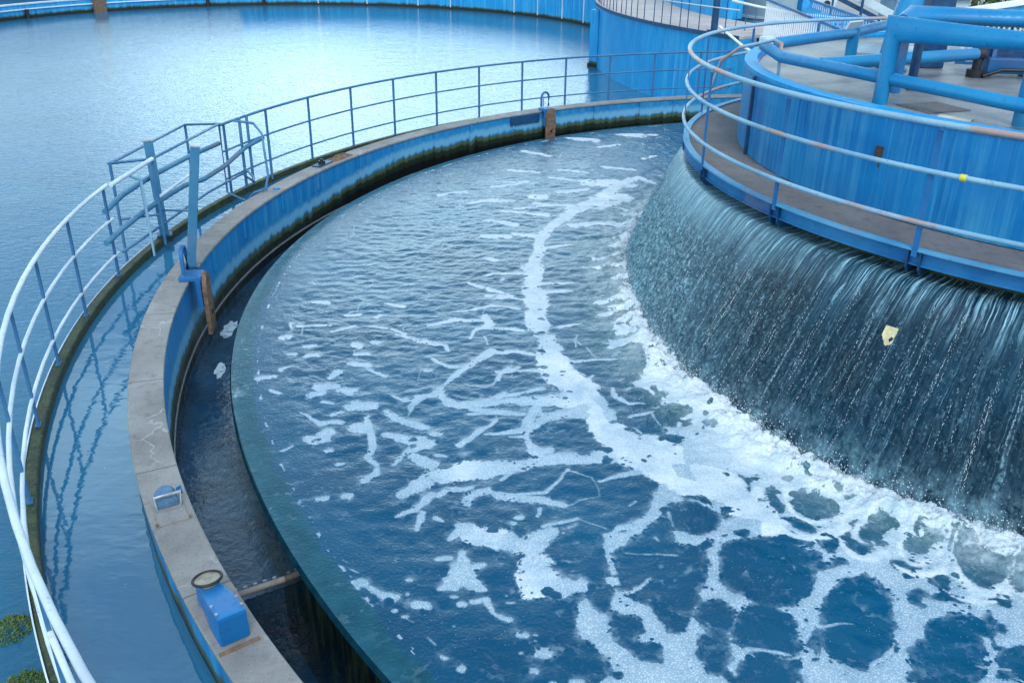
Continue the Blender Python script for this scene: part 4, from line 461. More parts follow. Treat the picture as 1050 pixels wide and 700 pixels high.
fr = wt.nodes.new('ShaderNodeMapRange'); fr.interpolation_type = 'SMOOTHSTEP'; dv = wt.nodes.new('ShaderNodeVectorMath'); dv.operation = 'DOT_PRODUCT'; dv.inputs[1].default_value = (-.10, .985, .14); wt.links.new(tc.outputs['Generated'], dv.inputs[0]); wt.links.new(dv.outputs['Value'], fr.inputs[0])
for i_, v_ in ((1, .93), (2, .999), (3, 1.15), (4, 2.7)): fr.inputs[i_].default_value = v_
cc = wt.nodes.new('ShaderNodeVectorMath'); cc.operation = 'SCALE'; cc.inputs[0].default_value = (6.0, 8.5, 9.6); wt.links.new(fr.outputs[0], cc.inputs['Scale']); wt.links.new(cc.outputs[0], mx.inputs[7])
wt.links.new(tc.outputs['Generated'], mp.inputs[0]); wt.links.new(mp.outputs[0], nz.inputs['Vector']); wt.links.new(nz.outputs[0], rp.inputs[0])
lo = wt.nodes.new('ShaderNodeMapRange'); lo.interpolation_type = 'SMOOTHSTEP'; wt.links.new(sx.outputs[2], lo.inputs[0])
for i_, v_ in ((1, .44), (2, .76), (3, 1.), (4, .18)): lo.inputs[i_].default_value = v_
ml = wt.nodes.new('ShaderNodeMath'); ml.operation = 'MULTIPLY'; wt.links.new(rp.outputs[0], ml.inputs[0]); wt.links.new(lo.outputs[0], ml.inputs[1]); wt.links.new(ml.outputs[0], mx.inputs[0]); wt.links.new(sky.outputs[0], mx.inputs[6]); wt.links.new(mx.outputs[2], bg.inputs[0])
bg.inputs[1].default_value = .13
sl = bpy.data.lights.new('sun', 'SUN'); sl.energy = 1.3; sl.angle = R_(24); sl.color = (1, .98, .95)
so = bpy.data.objects.new('sun', sl); COL.objects.link(so)
sd = Vector((math.sin(SUN_AZ)*math.cos(SUN_EL), math.cos(SUN_AZ)*math.cos(SUN_EL), math.sin(SUN_EL)))
so.rotation_euler = sd.to_track_quat('Z', 'Y').to_euler(); so.location = sd*60
cd = bpy.data.cameras.new('camera'); cam = bpy.data.objects.new('camera', cd); COL.objects.link(cam); SC.camera = cam
cd.sensor_width = 36; cd.lens = 920/1050*36; cd.clip_start = .05; cd.clip_end = 2000
_c, _s = math.cos(.443), math.sin(.443); _cr, _sr = math.cos(.014), math.sin(.014)
_F = Vector((0, _c, -_s)); _R0 = Vector((1, 0, 0)); _U0 = Vector((0, _s, _c)); _R1 = _R0*_cr+_U0*_sr; _U1 = _U0*_cr-_R0*_sr
cam.matrix_world = Matrix(((_R1.x, _U1.x, -_F.x, 0), (_R1.y, _U1.y, -_F.y, 0), (_R1.z, _U1.z, -_F.z, 4.256), (0, 0, 0, 1)))
vs_ = SC.view_settings; SC.display_settings.display_device = 'sRGB'; vs_.view_transform = 'Standard'; vs_.look = 'None'; vs_.gamma = 1; vs_.exposure = EXPOSURE; vs_.use_curve_mapping = False
SC.render.engine = 'CYCLES'; SC.cycles.use_denoising = True; SC.cycles.max_bounces = 6; SC.cycles.diffuse_bounces = 3; SC.cycles.glossy_bounces = 4
SC.cycles.sample_clamp_indirect = 4; SC.cycles.caustics_reflective = False

# ------------------------------------------------------------------ ground and still waters
g = MB(); n = 48
g.rev([(13.2, -1.6), (420, -1.6)], 0, 360, 96, closed=False); g.build('ground', M['ground'])['kind'] = 'structure'
g = MB(); g.rev([(12.28, -.30), (14, -.30), (20, -.30), (34, -.30), (60, -.30), (90, -.30)], 60, 320, 180, closed=False, smooth=True)
g.build('pool_water', M['outer_water'])['kind'] = 'structure'
g = MB(); g.rev([(11.44, .10), (12.26, .10)], 0, 360, 180, closed=False, smooth=True); g.build('channel_water', M['channel_water'])['kind'] = 'structure'
g = MB(); g.rev([(10.56, -1.5), (12.2, -1.5)], 0, 360, 90, closed=False); g.build('channel_floor', M['bed'])['kind'] = 'structure'
# launder between tank wall and weir: a high run, a drop under the cross bar, a low run
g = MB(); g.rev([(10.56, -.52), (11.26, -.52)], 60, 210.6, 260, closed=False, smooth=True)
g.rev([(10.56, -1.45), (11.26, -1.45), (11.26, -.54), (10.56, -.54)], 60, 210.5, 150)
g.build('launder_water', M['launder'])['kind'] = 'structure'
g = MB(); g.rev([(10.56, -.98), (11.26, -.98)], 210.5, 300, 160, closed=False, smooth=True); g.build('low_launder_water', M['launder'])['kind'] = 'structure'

# ------------------------------------------------------------------ walls of the round tank
tw = thing('tank_wall', 'ring wall of the round tank, blue faces under a grey concrete coping', 'wall', (CX, CY, 0))
MB().rev([(11.225, -1.55), (11.49, -1.55), (11.49, .385), (11.225, .385)], 0, 360, 360).build('wall_body', M['tank_in'], tw)
MB().rev([(11.205, .385), (11.505, .385), (11.505, .408), (11.498, .415), (11.212, .415), (11.205, .408)], 0, 360, 360).build('coping', M['coping'], tw)
M['outer_face'] = blue_paint('outer_face_blue', base=(.005, .20, .50), light=(.07, .40, .62), dark=(.004, .13, .38), moss=(.24, .17, .13))
MB().rev([(11.492, -.2), (11.499, -.2), (11.499, .383), (11.492, .383)], 0, 360, 360).build('outer_face', M['outer_face'], tw)
# blue edge strip and ribs welded on the inner face, one dark painted-over patch
for a in (109, 113.6, 119.9, 131.5, 137.8, 143.2, 149.4, 155.2, 161.5, 167.6, 174.5, 181.0):
    MB().rev([(11.196, .12), (11.223, .12), (11.223, .372), (11.196, .372)], a, a+.16, 2).build('rib', M['tank_in'], tw)
MB().rev([(11.19, .20), (11.222, .20), (11.222, .36), (11.19, .36)], 127.9, 132.0, 10).build('patch_panel', M['darkblue'], tw)
MB().rev([(11.215, -.40), (11.224, -.40), (11.224, -.375), (11.215, -.375)], 100, 205, 110).build('seal_strip', M['galv'], tw)

ww = thing('weir_wall', 'dark wet inner ring wall whose teal lip the foaming pool brims over', 'wall', (CX, CY, 0))
def cw(d): return .02*math.sin(R_(d*2))+.045*math.exp(-((d-188)/14)**2)
MB().rev([(10.40, -1.5), (10.62, -1.5), (10.62, -.06), (10.605, -.032), (10.40, -.030)], 0, 360, 360, wob=cw).build('weir_body', M['lip'], ww)

bw = thing('channel_wall', 'thin mossy dark green outer ring wall carrying the long guard rail', 'wall', (CX, CY, 0))
MB().rev([(12.215, -1.55), (12.31, -1.55), (12.31, .19), (12.30, .20), (12.225, .20), (12.215, .19)], 0, 360, 300).build('mossy_body', M['moss'], bw)
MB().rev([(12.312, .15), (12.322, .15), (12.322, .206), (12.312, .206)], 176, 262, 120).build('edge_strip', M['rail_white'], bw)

# ------------------------------------------------------------------ guard rail on the channel wall
gr = thing('guard_rail', 'long curved three-bar guard rail on the mossy wall, near bars painted white for their sky sheen, blue further on', 'railing', (CX, CY, .2))
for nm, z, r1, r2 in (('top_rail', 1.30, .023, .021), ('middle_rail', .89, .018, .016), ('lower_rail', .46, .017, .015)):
    MB().tube(arc(182.5, 262, 12.26, z), r1, 10).build(nm, M['rail_white'], gr)  # near bars: sky sheen put into the colour of faded pipe
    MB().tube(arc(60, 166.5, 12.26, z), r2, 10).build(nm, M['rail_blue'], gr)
pm = MB().box((0, 0, .55), (.022, .042, 1.10)).box((0, 0, .006), (.045, .075, .012)).mesh('post'); pm.materials.append(M['rail_blue'])
for k in range(36):
    a = 63.8+5.68*k
    if 166.6 < a < 181.0: continue
    o = bpy.data.objects.new('post', pm); COL.objects.link(o); o.location = pt(a, 12.26, .2); o.rotation_euler = (0, 0, R_(a)); adopt(o, gr)

# the gate cage: a bump-out of bars where the rail is broken
cg = thing('gate_cage', 'cage of thin blue bars and two fat pipes breaking the guard rail', 'rail cage', pt(172, 12.3, .2))
A_, B_, C_, E_ = pt(178.9, 12.52, 1.36), pt(168.2, 12.62, 1.36), pt(167.3, 12.17, 1.36), pt(177.6, 12.09, 1.36)
MB().tube([A_, B_, C_, E_], .017, 8, closed=True).build('top_frame', M['rail_blue'], cg)
for P0 in (A_, B_, E_):
    MB().tube([P0, Vector((P0.x, P0.y, .2 if P0 is E_ else -.35))], .02, 8).build('upright', M['rail_blue'], cg)
MB().tube([C_, (C_.x, C_.y, .30), pt(168.2, 11.75, .24), pt(169.0, 11.52, .44), pt(168.1, 11.42, .46), pt(166.8, 11.50, .60), pt(166.2, 11.60, 1.20), pt(166.0, 11.75, 1.34), pt(166.0, 12.1, 1.36)], .018, 8).build('hoop_bar', M['rail_blue'], cg)
for a in (164.2, 163.2): MB().tube([pt(a, 12.22, .2), pt(a, 12.22, 1.33)], .024, 8).build('upright', M['rail_blue'], cg)
MB().tube([pt(164.2, 12.22, .52), pt(165.2, 11.95, .45), pt(166.4, 11.8, .45), pt(167.2, 11.9, .62)], .017, 8).build('brace', M['rail_blue'], cg)
MB().tube([pt(182.6, 12.33, .98)]+arc(179.6, 166.2, 12.36, 1.0), .036, 12).build('fat_pipe', M['post_blue'], cg)
MB().tube(arc(184.2, 172.5, 12.24, .70)+[pt(170, 12.2, .66), pt(167.5, 12.15, .72), pt(164, 12.2, .84), pt(161, 12.27, .86)], .036, 12).build('fat_pipe', M['post_blue'], cg)
MB().tube([pt(161.4, 12.1, .2), pt(161.4, 12.1, .86)], .018, 8).build('upright', M['rail_blue'], cg)
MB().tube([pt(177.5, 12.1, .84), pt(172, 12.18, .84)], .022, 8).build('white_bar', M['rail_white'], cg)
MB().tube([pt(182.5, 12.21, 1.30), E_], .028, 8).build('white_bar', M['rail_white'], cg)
MB().tube([pt(182.5, 12.21, .46), pt(178, 12.18, .42), pt(170, 12.16, .46), pt(164, 12.2, .46)], .018, 8).build('brace', M['rail_blue'], cg)
MB().tube([pt(176.0, 12.22, .57), pt(184.4, 11.20, 1.10)], .014, 8).build('brace', M['rail_blue'], cg)
MB().tube([pt(178.9, 12.52, .62), pt(177.6, 12.09, .62)], .014, 8).build('brace', M['rail_blue'], cg)
MB().tube([pt(181.2, 12.27, 1.28), pt(180.6, 12.16, 1.32), pt(180.0, 12.06, 1.22), pt(180.0, 12.04, .22)], .016, 8).build('upright', M['rail_worn'], cg)

def square_post(name, label, base, top, wd):
    t = thing(name, label, 'post', base)
    b, tp = Vector(base), Vector(top); ax = (tp-b).normalized(); L = (tp-b).length
    q = Vector((0, 0, 1)).rotation_difference(ax).to_matrix().to_4x4() @ Matrix.Rotation(.35, 4, 'Z')
    MB().box((b+tp)/2, (wd, wd, L), M=q).build('shaft', M['post_blue'], t, bevel=.008)
    MB().box(tp+ax*.01, (wd*1.12, wd*1.12, .022), M=q).build('cap', M['galv'], t, bevel=.004)
    MB().box(b+Vector((0, 0, .012)), (wd*1.7, wd*1.7, .024), rz=.35).build('foot_plate', M['darkblue'], t, bevel=.004)
    return t
square_post('steel_post', 'square blue steel post standing on the mossy wall inside the bar cage', pt(175.85, 12.26, .2), pt(176.1, 12.26, 1.52), .115)
square_post('steel_post', 'tall pale-edged steel post leaning beside the near sluice plate', pt(184.6, 11.28, .415), pt(184.6, 11.04, 1.86), .10)

# ------------------------------------------------------------------ sluice plates
def sluice(a, label):
    t = thing('sluice_plate', label, 'sluice plate', pt(a, 11.2, .415), R_(a), 'rust-brown sluice plates hooked over the tank wall')
    def L(m, nm, mat, bev=0):       # local frame: x outwards, y along the wall, z up from the coping
        for i, v in enumerate(m.v): m.v[i] = tuple(Matrix.Translation(t.location) @ Matrix.Rotation(R_(a), 4, 'Z') @ Vector(v))
        return m.build(nm, mat, t, bevel=bev)
    L(MB().box((-.01, 0, .028), (.25, .26, .055)).box((-.095, 0, -.15), (.06, .26, .34)), 'collar', M['steel_blue'], .012)
    pts = [(.05, -.10, .08)]+[(.05, -.10*math.cos(PI*k/10), .27+.11*math.sin(PI*k/10)) for k in range(11)]+[(.05, .10, .08)]
    L(MB().tube(pts, .024, 8), 'hoop', M['steel_blue'])
    L(MB().tube([(.05, .04, .08), (.05, .04, .30)], .012, 8), 'spindle', M['galv'])
    pr = [(-.125, -.62), (.125, -.62), (.13, -.10), (.115, .02), (.07, .10), (0, .13), (-.07, .10), (-.115, .02), (-.13, -.10)]
    m = MB(); vs = [(-.135, y, z-.05) for y, z in pr]+[(-.185, y, z-.05) for y, z in pr]; k = len(pr)
    m.add(vs, [list(range(k)), list(range(k, 2*k))[::-1]]+[(i, (i+1) % k, k+(i+1) % k, k+i) for i in range(k)])
    L(m, 'paddle', M['rust'], .006)
    L(MB().box((-.19, -.01, -.42), (.012, .05, .05)), 'slot', M['black'])
    return t
sluice(126.9, 'rust-brown paddle with a blue hoop handle on the far side of the tank wall')
sluice(186.4, 'rust-brown paddle with a blue hoop handle at the foot of the leaning post')

# ------------------------------------------------------------------ fittings on the coping
def on_wall(a, r=11.355):
    return Matrix.Translation(pt(a, r, .415)) @ Matrix.Rotation(R_(a), 4, 'Z')
def place(m, T, nm, mat, t, bev=0):
    m.v = [tuple(T @ Vector(v)) for v in m.v]; return m.build(nm, mat, t, bevel=bev)
T = on_wall(210.1)
t = thing('junction_box', 'small rounded blue housing in a metal bracket on the grey coping', 'junction box', pt(210.1, 11.36, .415))
place(MB().box((0, .02, .008), (.20, .34, .016)), T, 'base_plate', M['coping'], t, .003)
m = MB(); k = 14; pr = [(.075*math.cos(PI*i/(k-1)), .055+.075*math.sin(PI*i/(k-1))) for i in range(k)]+[(-.075, .016), (.075, .016)]
vs = [(x, -.12, z) for x, z in pr]+[(x*.96, .005, z) for x, z in pr]; K = len(pr)
m.add(vs, [list(range(K)), list(range(K, 2*K))[::-1]]+[(i, (i+1) % K, K+(i+1) % K, K+i) for i in range(K)])
place(m, T, 'housing', M['boxgrey'], t, .010)
place(MB().tube([(-.11, -.05, .10), (-.09, -.05, .10)], .03, 12).tube([(-.10, -.06, .10), (-.075, -.06, .10)], .02, 12), T, 'knob', M['boxdark'], t)
place(MB().tube([(-.085, .02, .018), (-.085, .02, .13), (.085, .02, .13), (.085, .02, .018)], .010, 8).box((0, .075, .02), (.17, .012, .012)), T, 'bracket', M['galv'], t)
place(MB().box((0, .17, .006), (.24, .025, .012)), T, 'threshold_bar', M['rust'], t)

T = on_wall(217.25, 11.37)
t = thing('pump_box', 'wedge-shaped bright blue metal box with an oval glass lid on the coping', 'pump box', pt(217.25, 11.37, .415))
m = MB(); w1, w2 = .072, .092       # y runs along the wall towards the camera side
sec = [(-.36, w1*.9, .0, .165), (-.24, w1*.92, .0, .16), (-.08, w2*.96, .0, .185), (.10, w2, .0, .20)]
vs = []
for (y, wx, z0, z1) in sec: vs += [(-wx, y, z0), (wx, y, z0), (wx*.92, y, z1), (-wx*.92, y, z1)]
fs = [(0, 1, 2, 3), (15, 14, 13, 12)]
for i in range(3):
    b = 4*i; fs += [(b+j, b+4+j, b+4+(j+1) % 4, b+(j+1) % 4) for j in range(4)]
m.add(vs, fs); place(m, T, 'body', M['boxblue'], t, .008)
place(MB().box((0, .107, .098), (.165, .012, .185)), T, 'front_panel', M['boxdark'], t, .004)
m = MB(); ring = []
for i in range(28):
    a = 2*PI*i/28; ring.append((.086*math.cos(a), -.30+.080*math.sin(a), .184+.012*math.sin(a)))
m.tube(ring, .009, 8, closed=True); place(m, T, 'lid_ring', M['black'], t)
m = MB(); m.add([(.082*math.cos(2*PI*i/28), -.30+.076*math.sin(2*PI*i/28), .182+.010*math.sin(2*PI*i/28)) for i in range(28)], [list(range(28))])
m.cyl((0, -.30, .14), .065, .035)
M['lidm'] = concrete('worn_lid', a=(.10, .09, .07), b=(.62, .54, .38), pits=.9, wet=.3)
place(m, T, 'lid', M['lidm'], t)
for q_ in (-.075, .075):
    for y_ in (-.02, .06): place(MB().cyl((q_, y_, .203), .010, .008, 8), T, 'bolt', M['galv'], t)
place(MB().box((0, .165, .006), (.24, .022, .012)), T, 'threshold_bar', M['rust'], t)

t = thing('flat_bracket', 'dark flat iron lug lying on the far coping beside a rail post', 'bracket', pt(158.9, 11.4, .415))
T = on_wall(159.3, 11.38); m = MB().box((0, 0, .012), (.16, .42, .022)); place(m, T, 'plate', M['darkblue'], t, .006)
place(MB().cyl((.0, .02, .022), .06, .05, 14).cyl((0, .02, .07), .028, .03, 10), T, 'bolt', M['black'], t)
T = on_wall(156.6, 11.37)
t = thing('rag_heap', 'crumpled reddish-brown rag left on the far coping', 'rag', pt(156.6, 11.37, .415))
m = MB(); N = 16; vs = []; 
for i in range(N):
    for j in range(N):
        x = (i/(N-1)-.5)*.20; y = (j/(N-1)-.5)*.55; e = max(0, 1-(2*x/.2)**2)*max(0, 1-(2*y/.55)**2)
        vs.append((x, y+.02*math.sin(9*i), .004+e*(.05+.03*math.sin(i*1.9+j*.8)*math.cos(j*1.3))))
m.add(vs, [(i*N+j, (i+1)*N+j, (i+1)*N+j+1, i*N+j+1) for i in range(N-1) for j in range(N-1)], True)
place(m, T, 'cloth', M['rust'], t)
o = MB(); o.cyl((0, 0, 0), .055, .02, 18, .05); o.v = [tuple(on_wall(167.3, 11.33) @ Vector(v)) for v in o.v]
tag(o.build('coping_cap', M['boxblue']), 'little round blue cap set in the coping near the bar cage', 'cap')

# cross bar over the launder drop
t = thing('cross_bar', 'weathered bar with short hanging teeth spanning the dark launder', 'bar', pt(210.7, 10.9, -.42))
MB().tube([pt(210.75, 10.63, -.42), pt(210.75, 11.22, -.42)], .026, 10).build('bar', M['coping'], t)
for k in range(7):
    MB().box(pt(210.35, 10.70+.075*k, -.455), (.03, .018, .05), rz=R_(210)).build('tooth', M['galv'], t)

# ------------------------------------------------------------------ foaming pool
TH = np.arange(98, 256.01, .115); RR = np.concatenate([np.arange(5.55, 10.418, .0145), np.arange(10.424, 10.612, .022)])
th, rr = np.meshgrid(np.radians(TH), RR, indexing='ij'); nt, nr_ = th.shape
cwv = .02*np.sin(2*th)+.045*np.exp(-((np.degrees(th)-188)/14)**2)
rr = rr+cwv*np.clip((rr-9.4)/.96, 0, 1); lipv = sstep(10.36, 10.43, rr-cwv+.03*fbm(rr*np.cos(th)*3, rr*np.sin(th)*3, 3)).ravel()
X = CX+rr*np.cos(th); Y = CY+rr*np.sin(th)
def seg_sd(px, py, strokes):
    best = np.full(px.shape, -9.); wid = np.full(px.shape, .02)
    for st in strokes:
        for i in range(max(1, len(st)-1)):
            a = st[i]; b = st[min(i+1, len(st)-1)]
            pad = max(a[2], b[2])+.35
            k = (px > min(a[0], b[0])-pad) & (px < max(a[0], b[0])+pad) & (py > min(a[1], b[1])-pad) & (py < max(a[1], b[1])+pad)
            if not k.any(): continue
            qx, qy = px[k], py[k]; dx, dy = b[0]-a[0], b[1]-a[1]; L2 = dx*dx+dy*dy+1e-9
            t_ = np.clip(((qx-a[0])*dx+(qy-a[1])*dy)/L2, 0, 1)
            hw = a[2]+(b[2]-a[2])*t_; hw = np.where(hw < .035, hw+.004, hw*.88+.004); hw = np.maximum(hw, .006); d = hw-np.hypot(qx-a[0]-dx*t_, qy-a[1]-dy*t_)
            bk = best[k]; wk = wid[k]; up = d > bk; bk[up] = d[up]; wk[up] = hw[up]; best[k] = bk; wid[k] = wk
    return best, wid
def poly_sd(px, py, P):
    P = np.array(P); d = np.full(px.shape, 9.); ins = np.zeros(px.shape, bool)
    for i in range(len(P)):
        a, b = P[i], P[(i+1) % len(P)]; e = b-a; L2 = (e**2).sum()+1e-9
        t_ = np.clip(((px-a[0])*e[0]+(py-a[1])*e[1])/L2, 0, 1)
        d = np.minimum(d, np.hypot(px-a[0]-e[0]*t_, py-a[1]-e[1]*t_))
        c = ((a[1] > py) != (b[1] > py)); xx = a[0]+(py-a[1])/(b[1]-a[1]+1e-12)*e[0]
        ins ^= c & (px < xx)
    return np.where(ins, d, -d)
px, py = X.ravel(), Y.ravel()
# slight swirl so no outline is mechanical
wx = px+.035*fbm(px*2.3, py*2.3, 3); wy = py+.035*fbm(px*2.3+40, py*2.3+11, 3)
ring_sd, _ = seg_sd(wx, wy, FOAM_RINGS)
stroke, fw = seg_sd(wx, wy, FOAM_STROKES); stroke = np.maximum(stroke, -.6)
region = poly_sd(wx, wy, FOAM_REGION)
cut = np.full(px.shape, -9.)
for H_ in FOAM_HOLES:
    Hn = np.array(H_); lo, hi = Hn.min(0)-.3, Hn.max(0)+.3
    k = (wx > lo[0]) & (wx < hi[0]) & (wy > lo[1]) & (wy < hi[1])
    if k.any(): cut[k] = np.maximum(cut[k], poly_sd(wx[k], wy[k], H_))
reg = np.minimum(region, .010-cut); fw = np.where(reg > stroke, .09, fw); foam = np.maximum(stroke-.008, reg-.022)
dg = np.degrees(th).ravel(); rv = rr.ravel()
def rbase(d): return np.interp(d, [120, 162, 174, 185, 204, 215, 222, 260], [5.95, 5.95, 5.95, 6.0, 6.28, 6.42, 6.55, 6.55])
q = rv-rbase(dg)
# where the photo's tank is out of sight: cellular froth of the same kind carries on
unseen = sstep(236, 244, dg)
foam = np.where(unseen > .5, .10*fbm(px*1.7, py*1.7, 4)-.02, foam)
boilzone = sstep(.95, .12, q)*sstep(-.9, -.3, q+.2)
puff = np.abs(pnoise(px*3.1, py*3.1))*.5+np.abs(pnoise(px*7+5, py*7))*.3+np.abs(pnoise(px*15, py*15+3))*.16
ridge = np.exp(-((q-.02)/.20)**2)
# outward waves in front of the fall
puff2 = np.abs(pnoise(px*30, py*30+8)); zz = ridge*(.02+.19*puff+.04*puff2)+boilzone*.030*fbm(px*3.5, py*3.5, 4)
zz += .010*fbm(px*1.4, py*1.9, 3)+.006*pnoise(px*6, py*8)
far = sstep(5.0, 8.5, np.hypot(px, py)); leftness = sstep(1.5, -1.5, px)
rip = np.clip(.30+.7*far, 0, 1)*(1-.35*sstep(.9, .2, np.abs(q-.6)))
rip = np.clip(rip*(.75+.5*fbm(px*.6, py*.6, 2)),   .2, 1)
ux, uy = px*.92+py*.38, -px*.38+py*.92
wxx = ux+.06*pnoise(px*2.2, py*2.2); wyy = uy+.06*pnoise(px*2.2+9, py*2.2)
ripple = .0085*(np.abs(pnoise(wxx*3.4, wyy*5.2))-.3)+.0055*(np.abs(pnoise(wxx*7.5+3, wyy*11))-.3)+.0022*pnoise(wxx*17, wyy*23)
zz -= ripple*rip*(1-.7*np.clip(foam/.03, 0, 1))*1.05
calm = sstep(.5, 0, 10.40-rv); zz *= (1-.85*calm); zz -= .014*sstep(10.40, 10.61, rv)
foam = np.where(lipv > .5, np.minimum(foam, -.03+.05*np.clip(fbm(10.4*th.ravel()*4, rv*1.2, 3)-.35+.5*np.exp(-((dg-187)/9)**2), 0, 1)), foam)
wisp = fbm(6.3*th.ravel()*3.2, q*1.5, 4); foam = np.maximum(foam, (ridge-.70)*.16+.12*wisp); hole_k = sstep(.0, .05, cut); foam = foam+sstep(.75, .25, q)*.15*(wisp-.08)*(1-.75*hole_k)
ring_sd = ring_sd-.004-.030*np.clip(fbm(px*3.1+5, py*3.1, 3)-.05, 0, 1); foam = np.maximum(foam, ring_sd); fw = np.where(ring_sd > foam-.001, .05, fw); fw = np.maximum(fw, .1*(ridge > .3))
dens = sstep(1.0, .05, q)*.75+.25*fbm(px*1.1+3, py*1.1, 2); dens = np.maximum(dens, .6*sstep(6.5, 10.5, np.hypot(px, py)))
dens = np.clip(np.maximum(np.maximum(dens, .75*sstep(-.04, .02, ring_sd+.03*fbm(px*5, py*5, 3))), sstep(.10, .17, fw)*sstep(-.1, .04, foam)*(.55+.3*np.clip(fbm(px*2.2, py*2.2, 3)+.3, -1, 1))), 0, 1)
zz += .004*np.clip((foam+.01)/.05, 0, 1)
lace_cut = 1-lipv; rim = np.exp(-((10.378-rv)/.018)**2)
foam = np.maximum(foam, np.where(pnoise(px*6, py*6)+.8*pnoise(px*19, py*19) > .22, rim*.04-.024, -.6))
lace = lace_cut*(1-.93*sstep(9.5, 7.0, np.hypot(px, py)))*np.clip(.55+.45*fbm(px*.5+9, py*.5, 2), 0, 1)*(1-calm*.6)
me = bpy.data.meshes.new('foaming_pool_water')
verts = np.stack([px, py, zz+.0], -1)
idx = np.arange(nt*nr_).reshape(nt, nr_)
quads = np.stack([idx[:-1, :-1], idx[1:, :-1], idx[1:, 1:], idx[:-1, 1:]], -1).reshape(-1, 4)
def fast_mesh(me, verts, quads, uv=None):
    me.vertices.add(len(verts)); me.vertices.foreach_set('co', verts.astype(np.float32).ravel())
    me.loops.add(quads.size); me.loops.foreach_set('vertex_index', quads.astype(np.int32).ravel())
    me.polygons.add(len(quads)); me.polygons.foreach_set('loop_start', np.arange(0, quads.size, 4, dtype=np.int32)); me.polygons.foreach_set('loop_total', np.full(len(quads), 4, dtype=np.int32))
    me.update(calc_edges=True); me.polygons.foreach_set('use_smooth', np.ones(len(quads), bool))
    if uv is not None:
        ul = me.uv_layers.new(name='UVMap'); ul.data.foreach_set('uv', uv[quads.ravel()].astype(np.float32).ravel())
quads_up = quads[:, ::-1]
fast_mesh(me, verts, quads_up)
for nm, arr in (('foam', np.clip(foam, -.6, .4)), ('boil', boilzone), ('rip', rip), ('lace', lace), ('fw', fw), ('dens', dens), ('lip', lipv)):
    at = me.attributes.new(nm, 'FLOAT', 'POINT'); at.data.foreach_set('value', arr.astype(np.float32))
po = link('foaming_water', me, M['pool']); po['kind'] = 'structure'

# ------------------------------------------------------------------ the fall
tt = np.radians(np.arange(124, 256.01, .10)); dd = np.concatenate([np.linspace(-.28, 0, 8)[:-1], np.linspace(0, 1, 165)**1.1])
T2, D2 = np.meshgrid(tt, dd, indexing='ij'); deg2 = np.degrees(T2)
rb = rbase(deg2); arcm = 5.25*T2; s_ = np.clip(D2, 0, 1); drop = 1.47*s_
rad = np.where(D2 < 0, 5.24+D2*.9, 5.24+(rb-5.24)*(.36*np.sqrt(s_)+.64*s_)*.97)
zf = np.where(D2 < 0, 1.415+.012*(-D2/.28), 1.415-drop)
strand = pnoise(arcm*11, drop*.5)*.6+pnoise(arcm*26, drop*.8+7)*.4
turb = fbm(arcm*7, drop*5, 4); turb2 = fbm(arcm*24, drop*17, 3)
rad += np.where(D2 < 0, .25, 1)*strand*.022*np.exp(-drop*.8)+turb*.026*sstep(.25, 1.0, drop)+turb2*.020*sstep(.12, .6, drop)+.03*fbm(arcm*1.3, drop*.3+50, 2)*sstep(0, .6, drop)
fv = np.stack([CX+rad*np.cos(T2), CY+rad*np.sin(T2), zf], -1).reshape(-1, 3)
length = np.where(D2 < 0, D2, drop*1.0+ (rad-5.24)*.35)
fi = np.arange(T2.size).reshape(T2.shape); fq = np.stack([fi[:-1, :-1], fi[:-1, 1:], fi[1:, 1:], fi[1:, :-1]], -1).reshape(-1, 4)
me = bpy.data.meshes.new('waterfall'); fast_mesh(me, fv, fq, np.stack([arcm, length], -1).reshape(-1, 2))
wf = link('waterfall', me, M['fall']); tag(wf, 'curved curtain of water falling from the round weir', 'waterfall'); wf['kind'] = 'stuff'
# loose strings and drops thrown clear of the curtain
sp = MB(); rs = random.Random(11)
def curtain(a, s): 
    rbv = float(rbase(np.array(a))); return 5.24+(rbv-5.24)*(.36*math.sqrt(s)+.64*s)*.97, 1.415-1.47*s
for k in range(60):
    a = rs.uniform(196, 246); s0 = rs.uniform(.05, .5); s1 = min(1, s0+rs.uniform(.2, .6)); s = s0; da = 0
    while s < s1:
        r, z = curtain(a, s); p = pt(a+da+rs.gauss(0, .03), r+.014+.02*s, z); q_ = rs.uniform(.0012, .0034); ln = q_*rs.uniform(2, 6)
        d_ = Vector((0, 0, 1)) if s < .02 else (Vector(pt(a, curtain(a, s-.02)[0], curtain(a, s-.02)[1]))-Vector(pt(a, r, z))).normalized()
        sp.add([p+Vector((q_, 0, 0)), p+Vector((-q_*.5, q_*.86, 0)), p+Vector((-q_*.5, -q_*.86, 0)), p+d_*ln, p-d_*ln], [(0, 1, 3), (1, 2, 3), (2, 0, 3), (1, 0, 4), (2, 1, 4), (0, 2, 4)], True)
        s += rs.uniform(.005, .022); da += rs.gauss(0, .02)
for k in range(450):
    a = rs.uniform(140, 246); s = rs.uniform(.45, 1)**.5; r, z = curtain(a, s); r += abs(rs.gauss(.02, .05))+(.12*rs.random()**2 if s > .8 else 0); z += .02+(.16*rs.random()**2 if s > .88 else 0)
    p = pt(a, r, z); q_ = rs.uniform(.001, .0032); st = rs.uniform(1, 2.6)
    sp.add([p+Vector((q_, 0, 0)), p+Vector((-q_*.5, q_*.86, 0)), p+Vector((-q_*.5, -q_*.86, 0)), p+Vector((0, 0, q_*st)), p-Vector((0, 0, q_*st))], [(0, 1, 3), (1, 2, 3), (2, 0, 3), (1, 0, 4), (2, 1, 4), (0, 2, 4)], True)
